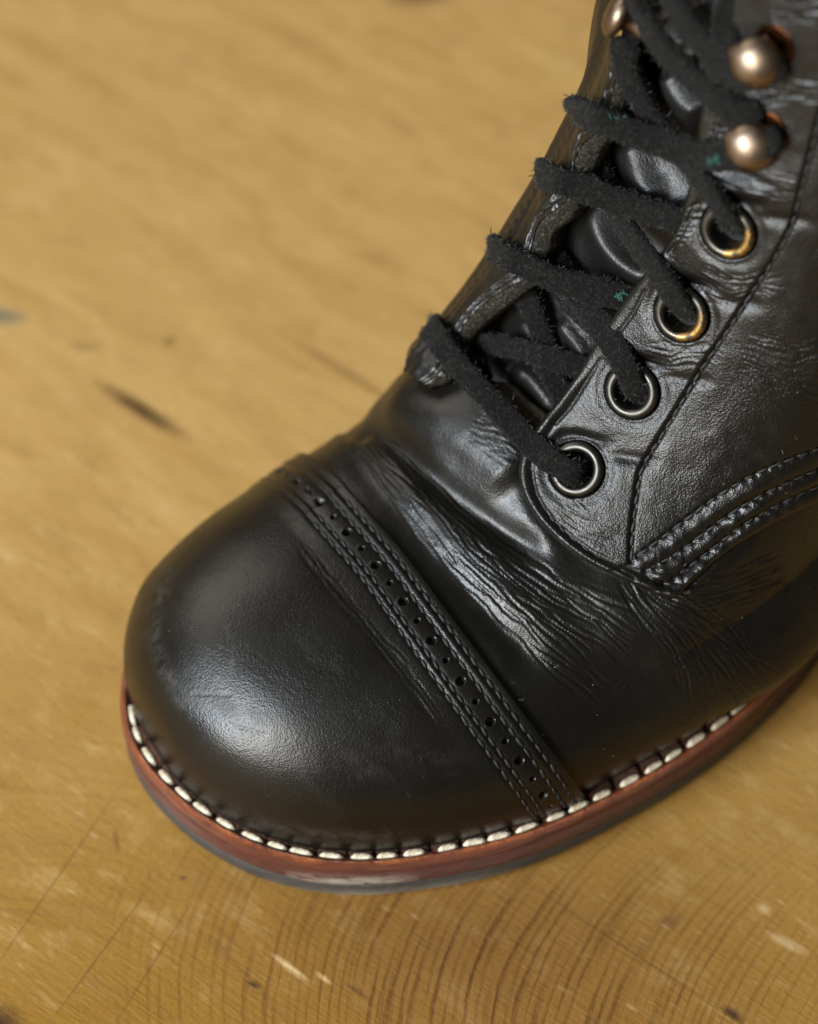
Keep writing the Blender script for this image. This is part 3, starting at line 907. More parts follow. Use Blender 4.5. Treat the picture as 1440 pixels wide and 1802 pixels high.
# ------------------------------------------------------------------ patches laid on the reference surface
def patch(poly, step, hfun, thick, pad=0):
    """panel cut to a traced outline, lying on the boot: returns grid verts + quads with turned down edges"""
    poly = np.asarray(poly, float)
    x = np.arange(poly[:, 0].min() - step, poly[:, 0].max() + 2 * step, step); y = np.arange(poly[:, 1].min() - step, poly[:, 1].max() + 2 * step, step)
    X, Y = np.meshgrid(x, y, indexing='ij'); Q = np.stack([X, Y], -1)
    d = sdist(Q, poly)
    PP = np.vstack([poly, poly[:1]])
    near = np.abs(d) < 0.72 * step
    qn = Q[near]; best = np.full(len(qn), 1e9); nb = qn.copy()
    for a, b in zip(PP[:-1], PP[1:]):
        e = b - a; l2 = e @ e
        if l2 == 0: continue
        t = np.clip(((qn - a) @ e) / l2, 0, 1); c = a + t[:, None] * e; dd = ((qn - c) ** 2).sum(1); mm = dd < best
        best[mm] = dd[mm]; nb[mm] = c[mm]
    Q[near] = nb; d[near] = 0
    ok = d >= 0
    P, N = hit(Q[ok].reshape(-1, 2))
    G = np.full(Q.shape[:2] + (3,), np.nan); G[ok] = P; NG = np.full_like(G, np.nan); NG[ok] = N
    ok &= ~np.isnan(G[..., 0])
    # smooth the sampled normals a little
    for _ in range(3):
        acc = np.zeros_like(NG); wgt = np.zeros(ok.shape)
        for dx, dy in ((0, 0), (1, 0), (-1, 0), (0, 1), (0, -1)):
            s = np.roll(np.where(ok[..., None], NG, 0), (dx, dy), (0, 1)); w = np.roll(ok, (dx, dy), (0, 1))
            acc += s; wgt += w
        NG = acc / np.maximum(wgt, 1)[..., None]
    NG /= np.maximum(np.linalg.norm(NG, axis=-1, keepdims=True), 1e-9)
    H = hfun(Q, d, np.where(ok[..., None], G, 0))
    V = G + NG * H[..., None]
    nu, nv = ok.shape
    idx = -np.ones(ok.shape, int)
    cell = ok[:-1, :-1] & ok[1:, :-1] & ok[:-1, 1:] & ok[1:, 1:]
    dc = (d[:-1, :-1] + d[1:, :-1] + d[:-1, 1:] + d[1:, 1:])
    cell &= dc > 0
    used = np.zeros(ok.shape, bool)
    used[:-1, :-1] |= cell; used[1:, :-1] |= cell; used[:-1, 1:] |= cell; used[1:, 1:] |= cell
    idx[used] = np.arange(used.sum())
    i, j = np.where(cell)
    quads = np.stack([idx[i, j], idx[i, j + 1], idx[i + 1, j + 1], idx[i + 1, j]], -1)
    V = V[used]; NV = NG[used]
    # boundary skirt
    e = np.concatenate([quads[:, [0, 1]], quads[:, [1, 2]], quads[:, [2, 3]], quads[:, [3, 0]]])
    key = np.sort(e, 1); uk, inv, cnt = np.unique(key, axis=0, return_inverse=True, return_counts=True)
    be = e[cnt[inv.ravel()] == 1]
    bv = np.unique(be); remap = -np.ones(len(V), int); remap[bv] = len(V) + np.arange(len(bv))
    low = V[bv] - NV[bv] * thick
    V2 = np.vstack([V, low]); sk = np.stack([be[:, 1], be[:, 0], remap[be[:, 0]], remap[be[:, 1]]], -1)
    return V2, np.vstack([quads, sk]), len(quads), Q[used], d[used]


# ---- quarter
FACE_LINE = catmull([(1112, 985), (1114, 940), (1122, 880), (1134, 822), (1165, 770), (1200, 712), (1240, 645), (1290, 570), (1335, 498), (1370, 445), (1398, 390), (1420, 310), (1440, 235), (1470, 120), (1490, -60)], 90)
EDGE_ST = catmull([(948, 832), (955, 868), (975, 905), (1010, 942), (1050, 972), (1090, 995), (1118, 1012)], 40)
FRONT_ST = catmull([(988, 745), (1012, 720), (1040, 676), (1070, 630)], 20)
FRONT_ST2 = catmull([(1100, 585), (1132, 540), (1150, 505)], 20)
FRONT_ST3 = catmull([(1192, 440), (1215, 405), (1238, 352)], 20)
FRONT_ST4 = catmull([(1268, 262), (1276, 220), (1285, 165)], 20)
BAND = [catmull(p, 40) for p in ([(1122, 975), (1155, 950), (1200, 915), (1260, 868), (1330, 824), (1400, 793), (1470, 765), (1560, 735)],
                                 [(1135, 1000), (1185, 972), (1240, 930), (1300, 885), (1370, 845), (1440, 813), (1500, 792), (1560, 772)],
                                 [(1165, 1022), (1205, 995), (1255, 955), (1315, 908), (1375, 873), (1440, 842), (1500, 820), (1560, 798)])]


def quarter_h(Q, d, G):
    h = 0.7 + 1.35 * np.sqrt(np.clip(1 - (1 - np.clip(d / 15.0, 0, 1)) ** 2, 0, 1))
    # the front edge is thick: two layers and the lining
    df, _, _ = seg_dist(Q, FRONT)
    near_lobe = sstep(140, 60, seg_dist(Q, QUART[14:26])[0])
    h += 0.55 * np.exp(-(seg_dist(Q, QUART[14:26])[0] / 30) ** 2) + 0.50 * near_lobe * np.exp(-((d - 11) / 7.5) ** 2) - 0.30 * near_lobe * np.exp(-((d - 24) / 4.0) ** 2)
    h += 0.5 * np.exp(-(df / 40) ** 2)
    # stitch grooves
    for ln, w, a in [(FACE_LINE, 3.2, .42), (EDGE_ST, 2.8, .28), (FRONT_ST, 2.8, .30), (FRONT_ST2, 2.8, .30), (FRONT_ST3, 2.8, .30), (FRONT_ST4, 2.8, .30)]:
        dd, _, _ = seg_dist(Q, ln); h -= a * np.exp(-(dd / w) ** 2)
    # facing is a second layer in front of its seam
    dd, _, sg = seg_dist(Q, FACE_LINE)
    facing_side = np.where(inside(Q, np.vstack([FACE_LINE, [(1200, -200), (800, -200), (800, 1100)]])), 1.0, 0.0)
    h += 0.42 * facing_side * sstep(2, 9, dd) - 0.10 * (1 - facing_side) * np.exp(-(dd / 14) ** 2)
    # puckered triple seam along the lower edge
    for ln in BAND:
        dd, aa, _ = seg_dist(Q, ln)
        h -= 0.55 * np.exp(-(dd / 4.2) ** 2) * (0.8 + .35 * np.cos(aa * 2 * np.pi / 19.5))
    for a, b in ((0, 1), (1, 2)):
        dd, aa, _ = seg_dist(Q, (BAND[a] + BAND[b]) / 2)
        h += (0.32 + 0.22 * vnoise(aa / 17 + 30 * a, aa * 0 + a)) * np.exp(-(dd / 8.5) ** 2)
    low = catmull([(1160, 1046), (1182, 1047), (1205, 1030), (1260, 981), (1320, 938), (1380, 904), (1445, 874), (1560, 826)], 40)
    dd, aa, _ = seg_dist(Q, (low + BAND[2]) / 2)
    h += (0.15 + 0.25 * vnoise(aa / 14 + 77, aa * 0 + 5)) * np.exp(-(dd / 8) ** 2)
    tip = np.exp(-(((Q[..., 0] - 1165) / 42) ** 2 + ((Q[..., 1] - 1010) / 36) ** 2))
    h += tip * 0.5 * ridged(Q[..., 0] / 22 + 5, Q[..., 1] / 16)
    # creases drawn by the laces round each eyelet
    for n_, (ex, ey) in enumerate(EYE_PX):
        for off, ln in enumerate(([(ex + 40, ey - 30), (ex + 90, ey - 22), (ex + 150, ey - 18)], [(ex - 60, ey - 40), (ex - 20, ey - 58), (ex + 30, ey - 52), (ex + 80, ey - 42)])):
            h += tapered(Q, ln, 11, (-.45 if off == 0 else -.65), .3)
        h += 0.8 * np.exp(-(((Q[..., 0] - ex + 12) / 62) ** 2 + ((Q[..., 1] - ey - 22) / 48) ** 2))
        r = np.linalg.norm(G - EYE_P[n_], axis=-1)
        h -= 0.45 * np.exp(-((r - 5.3) / 1.0) ** 2)
    h += 0.9 * np.exp(-(((Q[..., 0] - 1340) / 60) ** 2 + ((Q[..., 1] - 318) / 30) ** 2))
    h += tapered(Q, [(1270, 285), (1330, 300), (1400, 330)], 10, -.5, .3)
    # fine furrows
    for lo, hi, ac, al, sd, am in (([(960, 905), (1020, 945), (1090, 965)], [(1000, 862), (1060, 900), (1110, 925)], 7, 60, 12.1, .16),
                                   ([(1140, 640), (1190, 650), (1230, 640)], [(1150, 590), (1220, 590), (1280, 580)], 7, 60, 13.1, .22),
                                   ([(1230, 500), (1300, 540), (1340, 520)], [(1250, 440), (1320, 470), (1370, 440)], 7, 70, 14.1, .18),
                                   ([(1310, 660), (1380, 700), (1460, 700)], [(1320, 560), (1400, 580), (1460, 560)], 13, 60, 15.1, .22),
                                   ([(1250, 300), (1330, 330), (1410, 350)], [(1290, 270), (1350, 285), (1420, 290)], 6, 60, 16.1, .22),
                                   ([(1330, 190), (1400, 175), (1470, 170)], [(1330, 120), (1400, 115), (1470, 110)], 9, 60, 17.1, .30),
                                   ([(1370, 40), (1420, 40), (1480, 40)], [(1370, -20), (1420, -20), (1480, -20)], 8, 60, 18.1, .30),
                                   ([(1250, 245), (1275, 255), (1300, 255)], [(1262, 160), (1290, 150), (1320, 150)], 8, 30, 19.1, .35),
                                   ([(1185, 445), (1200, 455), (1215, 430)], [(1215, 350), (1230, 345), (1245, 340)], 7, 22, 20.1, .35)):
        w, m = flow_wrinkles(Q, lo, hi, ac, al, sd); h -= am * w * m
    h += 0.07 * vnoise(Q[..., 0] / 24, Q[..., 1] / 24) + 0.10 * vnoise(Q[..., 0] / 60 + 9, Q[..., 1] / 60)
    return under_eyelets(G, G, h)


QP = np.vstack([catmull(QUART[:-2], 400), [QUART[-1]]])
V, F, nf, _, _ = patch(QP, 2.2, quarter_h, 2.6)
me = mesh_data('quarter', V, quads=F); me.materials.append(M_QUARTER); me.materials.append(M_RAW)
mi = np.zeros(len(me.polygons), np.int32); mi[nf:] = 1
me.polygons.foreach_set('material_index', mi)
quarter = link('quarter', me, None, boot)
for ln, lift in [(FACE_LINE, 1.9), (EDGE_ST, 2.4), (FRONT_ST, 2.5), (FRONT_ST2, 2.5), (FRONT_ST3, 2.5), (FRONT_ST4, 2.5)] + [(b, 1.8) for b in BAND]:
    p, n_ = hit(ln); g = ~np.isnan(p[:, 0])
    g &= (ln[:, 0] < 1460) & (ln[:, 1] > -30)
    if g.sum() > 3:
        stitch_run('seam_stitch', p[g], smooth_rows(n_[g], 2), 2.35, ST_Q, quarter, lift=lift)

# ------------------------------------------------------------------ eyelets and hooks
def lathe(prof, ns=40):
    a = np.linspace(0, 2 * np.pi, ns, endpoint=False)
    r = np.array([p[0] for p in prof]); z = np.array([p[1] for p in prof])
    return np.stack([r[:, None] * np.cos(a), r[:, None] * np.sin(a), z[:, None] + 0 * a], -1), grid_quads(len(prof), ns, wrap_v=True)


eprof = [(4.55, -.35), (4.6, 0.0), (4.52, .28), (4.3, .55), (3.95, .72), (3.6, .74), (3.25, .60), (3.02, .34), (2.9, 0.0), (2.82, -.8), (2.8, -3.6)]
for i, (p, n_, wx) in enumerate(zip(EYE_P, EYE_N, (0.0, 0.0, 1.0, 1.3))):
    V, F = lathe(eprof)
    me = mesh_data('eyelet', V, quads=F, base=np.zeros(3)); me.materials.append(M_EYELET)
    ang = np.arctan2(V[..., 1], V[..., 0])
    o = place('eyelet', me, p + n_ * 2.5, RT - n_ * (RT @ n_), n_, boot)
    set_attr(me, 'worn', np.clip(wx * np.cos(ang + 1.15 - .2 * i), 0, 1) ** 2)
    V, F = lathe([(3.2, -3.3), (2.0, -3.5), (0.01, -3.6)], 20)
    me = mesh_data('eyelet_shade_disc', V, quads=F, base=np.zeros(3)); me.materials.append(M_DARK)  # black disc closing the barrel, its colour stands in for the shade inside
    h_ = bpy.data.objects.new('eyelet_shade_disc', me); COL.objects.link(h_); h_.parent = o


def hook(px, lift, ball_px, name='lace_hook', tilt=None, rad=4.1):
    """speed hook: riveted base ring, neck and a drop shaped domed head"""
    p, n_ = hit([px]); p, n_ = p[0], n_[0]
    b = CPOS + rays([ball_px])[0] * 1.0
    # head hangs over the base, kept `lift` mm above the surface under it
    pb, nb = hit([ball_px]); pb, nb = pb[0], nb[0]
    head_c = pb + nb * lift
    axis = nb * 0.75 - FW * 0.55; axis /= np.linalg.norm(axis)
    V, F = lathe([(3.7, -.3), (3.75, .1), (3.5, .45), (2.9, .6), (2.3, .55), (0.02, .5)], 32)
    base = place('hook_base', None, p, RT - n_ * (RT @ n_), n_, boot) if False else None
    me = mesh_data(name, V, quads=F, base=np.zeros(3)); me.materials.append(M_HOOKBASE)
    root = place(name, me, p + n_ * 2.0, RT - n_ * (RT @ n_), n_, boot)
    # head: dome with a little beak on its upper left
    nu_, nv_ = 22, 44
    th = np.linspace(0.0, np.pi, nu_); fi = np.linspace(0, 2 * np.pi, nv_, endpoint=False)
    T_, Fi = np.meshgrid(th, fi, indexing='ij')
    x = np.sin(T_) * np.cos(Fi); y = np.sin(T_) * np.sin(Fi); z = np.cos(T_)
    beak = np.exp(-((np.angle(np.exp(1j * (Fi - R(158)))) / .22) ** 2)) * np.sin(T_) ** 6
    r_ = rad * (1 + .20 * beak)
    Vh = np.stack([x * r_, y * r_, z * rad * np.where(z > 0, .62, .35)], -1)
    zax = axis; xax = RT - zax * (RT @ zax); xax /= np.linalg.norm(xax); yax = np.cross(zax, xax)
    Vw = head_c + Vh[..., :1] * xax + Vh[..., 1:2] * yax + Vh[..., 2:] * zax
    # sub-part meshes use the hook's frame
    Mi = np.array(PLACED[root.name].inverted())
    def local(W):
        L = (W - BOOT_BASE) * 0.001
        return (L @ Mi[:3, :3].T + Mi[:3, 3]) * 1000
    me = mesh_data('hook_head', local(Vw.reshape(-1, 3)), quads=grid_quads(nu_, nv_, wrap_v=True), base=np.zeros(3))
    link('hook_head', me, M_HOOK, root)
    a = p + n_ * 2.2; c = head_c - zax * rad * .3
    ts = np.linspace(0, 1, 8); ring = []
    mid = (a + c) / 2 + n_ * 1.0 + (p - pb) * .15
    for t in ts:
        cc = a * (1 - t) ** 2 + 2 * mid * t * (1 - t) + c * t * t
        d = np.cross(n_, c - a); d /= np.linalg.norm(d) + 1e-9; e = np.cross(d, (c - a)); e /= np.linalg.norm(e) + 1e-9
        for w in np.linspace(0, 2 * np.pi, 12, endpoint=False):
            ring.append(cc + d * 2.3 * math.cos(w) + e * .8 * math.sin(w))
    me = mesh_data('hook_neck', local(np.array(ring)), quads=grid_quads(8, 12, wrap_v=True), base=np.zeros(3))
    link('hook_neck', me, M_HOOK, root)
    return root


hook((1362, 222), 4.6, (1346, 238), rad=3.95)
hook((1378, 70), 4.8, (1360, 89), rad=3.95)


# ------------------------------------------------------------------ throat: tongue, far facing
def lift_pts(px, h, hn=None):
    """traced points placed h mm above the instep surface, found along the sight line by stepping"""
    px = np.asarray(px, float).reshape(-1, 2); h = np.broadcast_to(np.asarray(h, float), (len(px),))
    p, n_ = hit(px)
    v = rays(px); v /= np.linalg.norm(v, axis=1)[:, None]
    c = np.maximum(-(v * n_).sum(1), 0.30)
    return p - v * (h / c)[:, None], n_


TB = [  # puffed folds of the tongue: line, width px, height mm
    ([(872, 640), (905, 655), (940, 690), (968, 735)], 17, 2.6), ([(885, 545), (905, 575), (930, 605), (955, 640)], 15, 2.2),
    ([(962, 555), (978, 585), (1000, 612), (1020, 640)], 15, 2.4), ([(940, 480), (972, 512), (1005, 552), (1040, 590)], 15, 2.6),
    ([(1020, 340), (1028, 400), (1058, 452), (1115, 490), (1165, 490)], 20, 3.4), ([(1078, 240), (1090, 280), (1108, 330), (1150, 365)], 24, 3.2),
    ([(1150, 120), (1165, 165), (1190, 195), (1225, 215)], 26, 3.8), ([(1225, 110), (1240, 150), (1262, 190)], 18, 2.4),
    ([(1200, 0), (1225, 30), (1262, 60)], 24, 3.0), ([(1120, 30), (1150, 70), (1180, 100)], 18, 2.0)]
TONGUE = catmull([(838, 655), (850, 700), (905, 752), (958, 790), (1010, 700), (1080, 610), (1130, 540), (1215, 440), (1250, 340), (1265, 250), (1290, 120), (1310, -60)], 60).tolist() + catmull([(1060, -60), (1040, 120), (985, 250), (930, 400), (870, 520), (815, 600)], 30).tolist()


def tongue_h(Q, d, G):
    h = np.full(d.shape, -5.6)
    for ln, w, a in TB:
        dd, aa, sg = seg_dist(Q, catmull(ln, 24))
        L = np.linalg.norm(np.diff(np.asarray(ln, float), axis=0), axis=1).sum()
        t = aa / L
        taper = .35 + .65 * sstep(0, .25, t) * sstep(1, .75, t)
        # steep on the upper right flank, soft on the lower left
        prof = np.where(sg < 0, np.exp(-(dd / (w * 1.05)) ** 2), np.exp(-(dd / (w * 1.6)) ** 2))
        h = np.maximum(h, -5.6 + a * taper * prof) if False else h + a * taper * prof
    w, m = flow_wrinkles(Q, [(1175, 110), (1205, 160), (1240, 215)], [(1215, 105), (1240, 150), (1262, 200)], 8, 40, 21.1)
    h -= .35 * w * m
    w, m = flow_wrinkles(Q, [(955, 560), (990, 600), (1030, 645)], [(985, 560), (1015, 590), (1045, 620)], 5, 50, 22.1)
    h -= .35 * w * m
    return h + .08 * vnoise(Q[..., 0] / 30, Q[..., 1] / 30)


V, F, nf, _, _ = patch(np.array(TONGUE), 3.0, tongue_h, 1.0)
tongue = link('tongue', mesh_data('tongue', V, quads=F), M_TONGUE, boot)
# lining edge that shows under the lowest lace
V, F, nf, _, _ = patch(catmull([(862, 668), (885, 672), (925, 705), (962, 738), (966, 752), (940, 770), (905, 738), (868, 700), (862, 668)], 60)[:-1], 2.5,
                       lambda Q, d, G: -1.2 + .5 * np.clip(d / 8, 0, 1) + .25 * vnoise(Q[..., 0] / 9, Q[..., 1] / 9), 1.5)
link('vamp_lining', mesh_data('vamp_lining', V, quads=F), M_LINER, boot)

# far facing: outer face at the silhouette, stitched rim, thick raw edge
FS = [(712, 655), (716, 632), (728, 612), (748, 594), (772, 572), (800, 540), (832, 500), (862, 458), (884, 425), (908, 388), (934, 345), (956, 310), (984, 262), (1004, 222), (1024, 182), (1046, 140), (1062, 100), (1074, 55), (1082, 10), (1090, -60)]
FR = [(752, 677), (774, 666), (786, 650), (796, 622), (806, 592), (826, 560), (858, 529), (898, 503), (926, 486), (930, 458), (938, 424), (950, 392), (978, 368), (1006, 346), (1012, 310), (1012, 280), (1026, 254), (1050, 232), (1070, 190), (1088, 120)]
FI = [(760, 681), (786, 674), (800, 660), (812, 634), (824, 604), (846, 574), (880, 546), (920, 516), (948, 492), (956, 466), (966, 438), (974, 408), (1002, 386), (1022, 354), (1034, 322), (1044, 294), (1056, 264), (1072, 240), (1094, 196), (1110, 120)]
nF = 300
S_l, R_l, I_l = catmull(FS, nF), catmull(FR, nF), catmull(FI, nF)
wv = vnoise(np.linspace(0, 40, nF), np.zeros(nF))
pR, nR = lift_pts(R_l, 3.2 + .3 * wv); pI, nI = lift_pts(I_l, 1.5 + .25 * wv)
for a in (pR, pI):
    bad = np.isnan(a[:, 0])
    for c in range(3): a[bad, c] = np.interp(np.where(bad)[0], np.where(~bad)[0], a[~bad, c])
# silhouette line: same height as the rim, further to the far side, slid along the sight line
pS = np.zeros_like(pR); vS = rays(S_l)
for i in range(nF):
    dn = 10.0 + 0 * i
    tgt = (pR[i] @ NX) - dn if False else None
    base = pR[i] - NX * 7.0 - ZX * 2.2
    t = ((base - CPOS) @ (vS[i])) / (vS[i] @ vS[i])
    pS[i] = CPOS + vS[i] * t
pS = smooth_rows(pS, 8)
rows = []
inst = np.array([-.79, 0, .61]); inst_w = inst[0] * AX + inst[2] * ZX
deep = pI - inst_w * 7.0 - NX * 1.5
far1 = pS - NX * 3.5 - ZX * 6.0
far2 = pS - NX * 5.0 - ZX * 22.0
far3 = pS - NX * 4.0 - ZX * 45.0
_w = sstep(0, 26, np.arange(nF))[:, None]
_in = pR - inst_w * 8.0 + NX * 2.0
far1 = far1 * _w + (pS * .6 + _in * .4) * (1 - _w); far2 = far2 * _w + _in * (1 - _w); far3 = far3 * _w + (_in - ZX * 3) * (1 - _w)
outw = inst_w * 0.5 - NX * .3
ctrl = [far3, far2, far1, pS, pS * .55 + pR * .45 + outw * 1.6, pS * .22 + pR * .78 + outw * 1.0]
raw0 = pR
G1 = np.stack(ctrl + [pR + inst_w * .1], 1)
def up_rows(G, m):
    t = np.linspace(0, G.shape[1] - 1, m); i = np.clip(t.astype(int), 0, G.shape[1] - 2); f = (t - i)[None, :, None]
    T = np.gradient(G, axis=1)
    a, b = G[:, i], G[:, i + 1]; ma, mb = T[:, i], T[:, i + 1]
    return a * (1 + 2 * f) * (1 - f) ** 2 + b * f * f * (3 - 2 * f) + ma * f * (1 - f) ** 2 + mb * f * f * (f - 1)
O = up_rows(G1, 46)
tt = np.linspace(0, 6, 46)[None]
aa = np.linspace(0, 1, nF)[:, None] * 95
groove = -.35 * np.exp(-((tt - 5.35) / .10) ** 2) + .22 * np.exp(-((tt - 5.0) / .3) ** 2) + .18 * np.exp(-((tt - 5.75) / .18) ** 2)
groove = groove + .28 * (0.5 + .5 * np.cos(aa * 2 * np.pi / 2.4)) * np.exp(-((tt - 3.0) / .18) ** 2) - .3 * np.exp(-((tt - 3.5) / .14) ** 2)
groove = groove + .05 * vnoise(aa * .5 + 0 * tt, tt * 2 + 0 * aa)
ON = grid_normals(O)
if (ON[150, 30] @ inst_w) < 0: ON = -ON
O = O + ON * groove[..., None]
O = np.concatenate([(O[0] - inst_w * 6.0 - AX * .3)[None], (O[0] - inst_w * 1.0 - AX * .9)[None], O], 0)
me = mesh_data('far_facing', O, quads=grid_quads(*O.shape[:2]))
far_facing = link('far_facing', me, M_VAMP, boot)
E_ = np.stack([pR * (1 - t) + pI * t + inst_w * (.5 * math.sin(t * math.pi) - .15) + (0.16 * vnoise(np.linspace(0, 150, nF), np.full(nF, t * 9)))[:, None] * inst_w for t in np.linspace(0, 1, 9)] + [deep], 1)
E_ = np.concatenate([(E_[0] - inst_w * 6.0 - AX * .3)[None], (E_[0] - inst_w * 1.0 - AX * .9)[None], E_], 0)
link('facing_edge', mesh_data('facing_edge', E_, quads=grid_quads(*E_.shape[:2])), M_RAW, far_facing)
pst = O[2:, 41]; nst = ON[:, 41]
stitch_run('facing_stitch', pst[6:280], nst[6:280], 2.3, ST_Q, far_facing, lift=.12)

# far hook, seen edge on at the top
pH, nH = lift_pts([(1104, 30)], 2.5)
V, F = lathe([(0.02, 2.6), (1.6, 2.5), (3.2, 2.0), (4.1, 1.1), (4.3, .3), (4.1, -.4), (3.2, -.7), (2.4, -.9), (2.2, -2.5), (2.6, -4.0)], 36)
me = mesh_data('lace_hook', V, quads=F, base=np.zeros(3)); me.materials.append(M_HOOK)
axh = -NX * .86 + ZX * .30 - AX * .40; axh /= np.linalg.norm(axh)
place('lace_hook', me, pH[0] - NX * 1.0, np.cross(axh, ZX), axh, boot)

# ------------------------------------------------------------------ lace
def strand(path, width=4.3, thick=2.3, n_per=0.35, seed=0, end_caps=True, wv=None):
    """path rows: (px, py, height above the instep mm)"""
    A = np.asarray(path, float)
    C = catmull(A, 160)
    P, N = lift_pts(C[:, :2], C[:, 2])
    bad = np.isnan(P[:, 0])
    if bad.any():
        for c in range(3):
            P[bad, c] = np.interp(np.where(bad)[0], np.where(~bad)[0], P[~bad, c]); N[bad, c] = np.interp(np.where(bad)[0], np.where(~bad)[0], N[~bad, c])
    P = smooth_rows(P, 3); N = smooth_rows(N, 8)
    L = np.r_[0, np.cumsum(np.linalg.norm(np.diff(P, axis=0), axis=1))]
    n = max(int(L[-1] / n_per), 12); x = np.linspace(0, L[-1], n)
    P = np.stack([np.interp(x, L, P[:, c]) for c in range(3)], -1); N = np.stack([np.interp(x, L, N[:, c]) for c in range(3)], -1)
    T = np.gradient(P, axis=0); T /= np.linalg.norm(T, axis=1)[:, None]
    B = np.cross(N, T); B /= np.maximum(np.linalg.norm(B, axis=1)[:, None], 1e-6); N = np.cross(T, B)
    tw = 0.75 * vnoise(x / 14 + seed * 7.7, np.full(n, seed + .5))
    B, N = B * np.cos(tw)[:, None] + N * np.sin(tw)[:, None], N * np.cos(tw)[:, None] - B * np.sin(tw)[:, None]
    na = 22; ang = np.linspace(0, 2 * np.pi, na, endpoint=False)
    w = (width * (1 + .10 * vnoise(x / 5 + seed * 3.1, np.full(n, seed + 2.2))))[:, None] / 2; t = (thick * (1 + .12 * vnoise(x / 4 + seed, np.full(n, seed + 5.5))))[:, None] / 2
    cx = np.sign(np.cos(ang)) * np.abs(np.cos(ang)) ** .55; cy = np.sign(np.sin(ang)) * np.abs(np.sin(ang)) ** .5
    endr = np.ones(n); e = np.clip(np.minimum(x, L[-1] - x) / 1.6, 0, 1); endr = np.sqrt(np.clip(1 - (1 - e) ** 2, 0.02, 1))[:, None]
    rn = 1 + .05 * vnoise(x[:, None] * 2.6 + seed * 4, ang[None] * 3.4 + 0 * x[:, None]) + .07 * vnoise(x[:, None] * 1.6 + seed * 9, ang[None] * 2.2 + 0 * x[:, None]) + .05 * vnoise(x[:, None] * 4.5 + seed, ang[None] * 5 + 0 * x[:, None])
    V = P[:, None] + B[:, None] * (w * cx[None] * rn * endr)[..., None] + N[:, None] * (t * cy[None] * rn * endr)[..., None]
    nr = B[:, None] * (cx[None] / w)[..., None] + N[:, None] * (cy[None] / t)[..., None]
    nr /= np.linalg.norm(nr, axis=-1, keepdims=True)
    return V, nr


LACES = [
    ([(764, 594, -9), (758, 580, -4), (756, 573, 2.2), (768, 592, 5.0), (800, 634, 4.6), (845, 684, 3.6), (895, 738, 3.4), (940, 786, 4.2), (985, 820, 4.6), (1018, 834, 3.4), (1034, 832, -1.0)], 4.6, 2.3),
    ([(874, 452, -9), (867, 440, -4), (866, 433, 2.2), (882, 446, 5.2), (930, 470, 4.6), (985, 494, 2.6), (1045, 510, .6), (1095, 522, -.8), (1130, 535, -3)], 4.7, 2.3),
    ([(1145, 700, -3.5), (1124, 690, 1.5), (1108, 660, 4.6), (1085, 614, 3.6), (1052, 566, 1.8), (1015, 515, -.5), (975, 460, -2.4), (945, 420, -4)], 4.6, 2.5),
    ([(960, 322, -9), (953, 311, -4), (951, 304, 2.2), (970, 313, 5.4), (1020, 328, 4.6), (1085, 352, 2.6), (1150, 374, 1.0), (1200, 388, 0.0), (1235, 402, -2.5)], 4.8, 2.5),
    ([(1232, 562, -3.5), (1212, 552, 1.2), (1190, 525, 4.4), (1160, 480, 4.0), (1122, 428, 2.0), (1085, 368, -.4), (1062, 310, -2.4), (1050, 260, -4)], 4.4, 2.3),
    ([(1022, 210, -9), (1014, 199, -4), (1012, 191, 2.2), (1036, 202, 5.4), (1090, 224, 4.6), (1160, 250, 3.0), (1225, 270, 3.0), (1290, 272, 4.4), (1340, 258, 4.6), (1376, 232, 3.6)], 4.9, 2.6),
    ([(1316, 412, -3.5), (1296, 400, 1.2), (1272, 366, 4.4), (1238, 320, 3.8), (1205, 275, 1.2), (1160, 225, .2), (1125, 170, 1.4), (1100, 110, 3.0), (1092, 60, 3.6)], 4.4, 2.4),
    ([(1092, -30, 4), (1120, 10, 4.2), (1150, 60, 4.4), (1195, 112, 4.2), (1245, 158, 3.8), (1295, 195, 4.2), (1345, 205, 3.4)], 5.0, 2.6),
    ([(1165, -40, 3), (1195, 15, 3.4), (1235, 70, 3.6), (1280, 118, 4.2), (1330, 128, 4.6), (1385, 112, 3.6)], 4.6, 2.4),
    ([(1105, 60, 1), (1112, 85, 2.2), (1108, 120, 2.4), (1116, 150, .6), (1130, 180, -2)], 4.0, 2.2),
    ([(1215, 110, 1), (1255, 122, 3.0), (1300, 140, 4.0), (1340, 140, 3.6)], 3.6, 2.2),
    ([(820, 618, -3.5), (858, 606, -1.4), (905, 612, -1.0), (955, 625, -1.0), (1000, 640, -1.4), (1045, 652, -3)], 4.2, 2.2),
    ([(905, 500, -3.4), (928, 525, -1.8), (945, 565, -1.6), (958, 605, -2.4), (965, 640, -3.2)], 4.0, 2.0),
    ([(1000, 515, -2), (1012, 540, -.8), (1040, 565, .2), (1062, 590, .6)], 3.8, 2.2),
    ([(950, 630, -3.4), (972, 660, -2.4), (986, 692, -2.6), (998, 720, -3.6)], 4.0, 2.0),
    ([(1300, -30, 2), (1275, 40, 3.0), (1290, 90, 4.2), (1330, 110, 4.2)], 4.0, 2.2),
]
VV, FF, off = [], [], 0
FIB_V, FIB_T = [], []
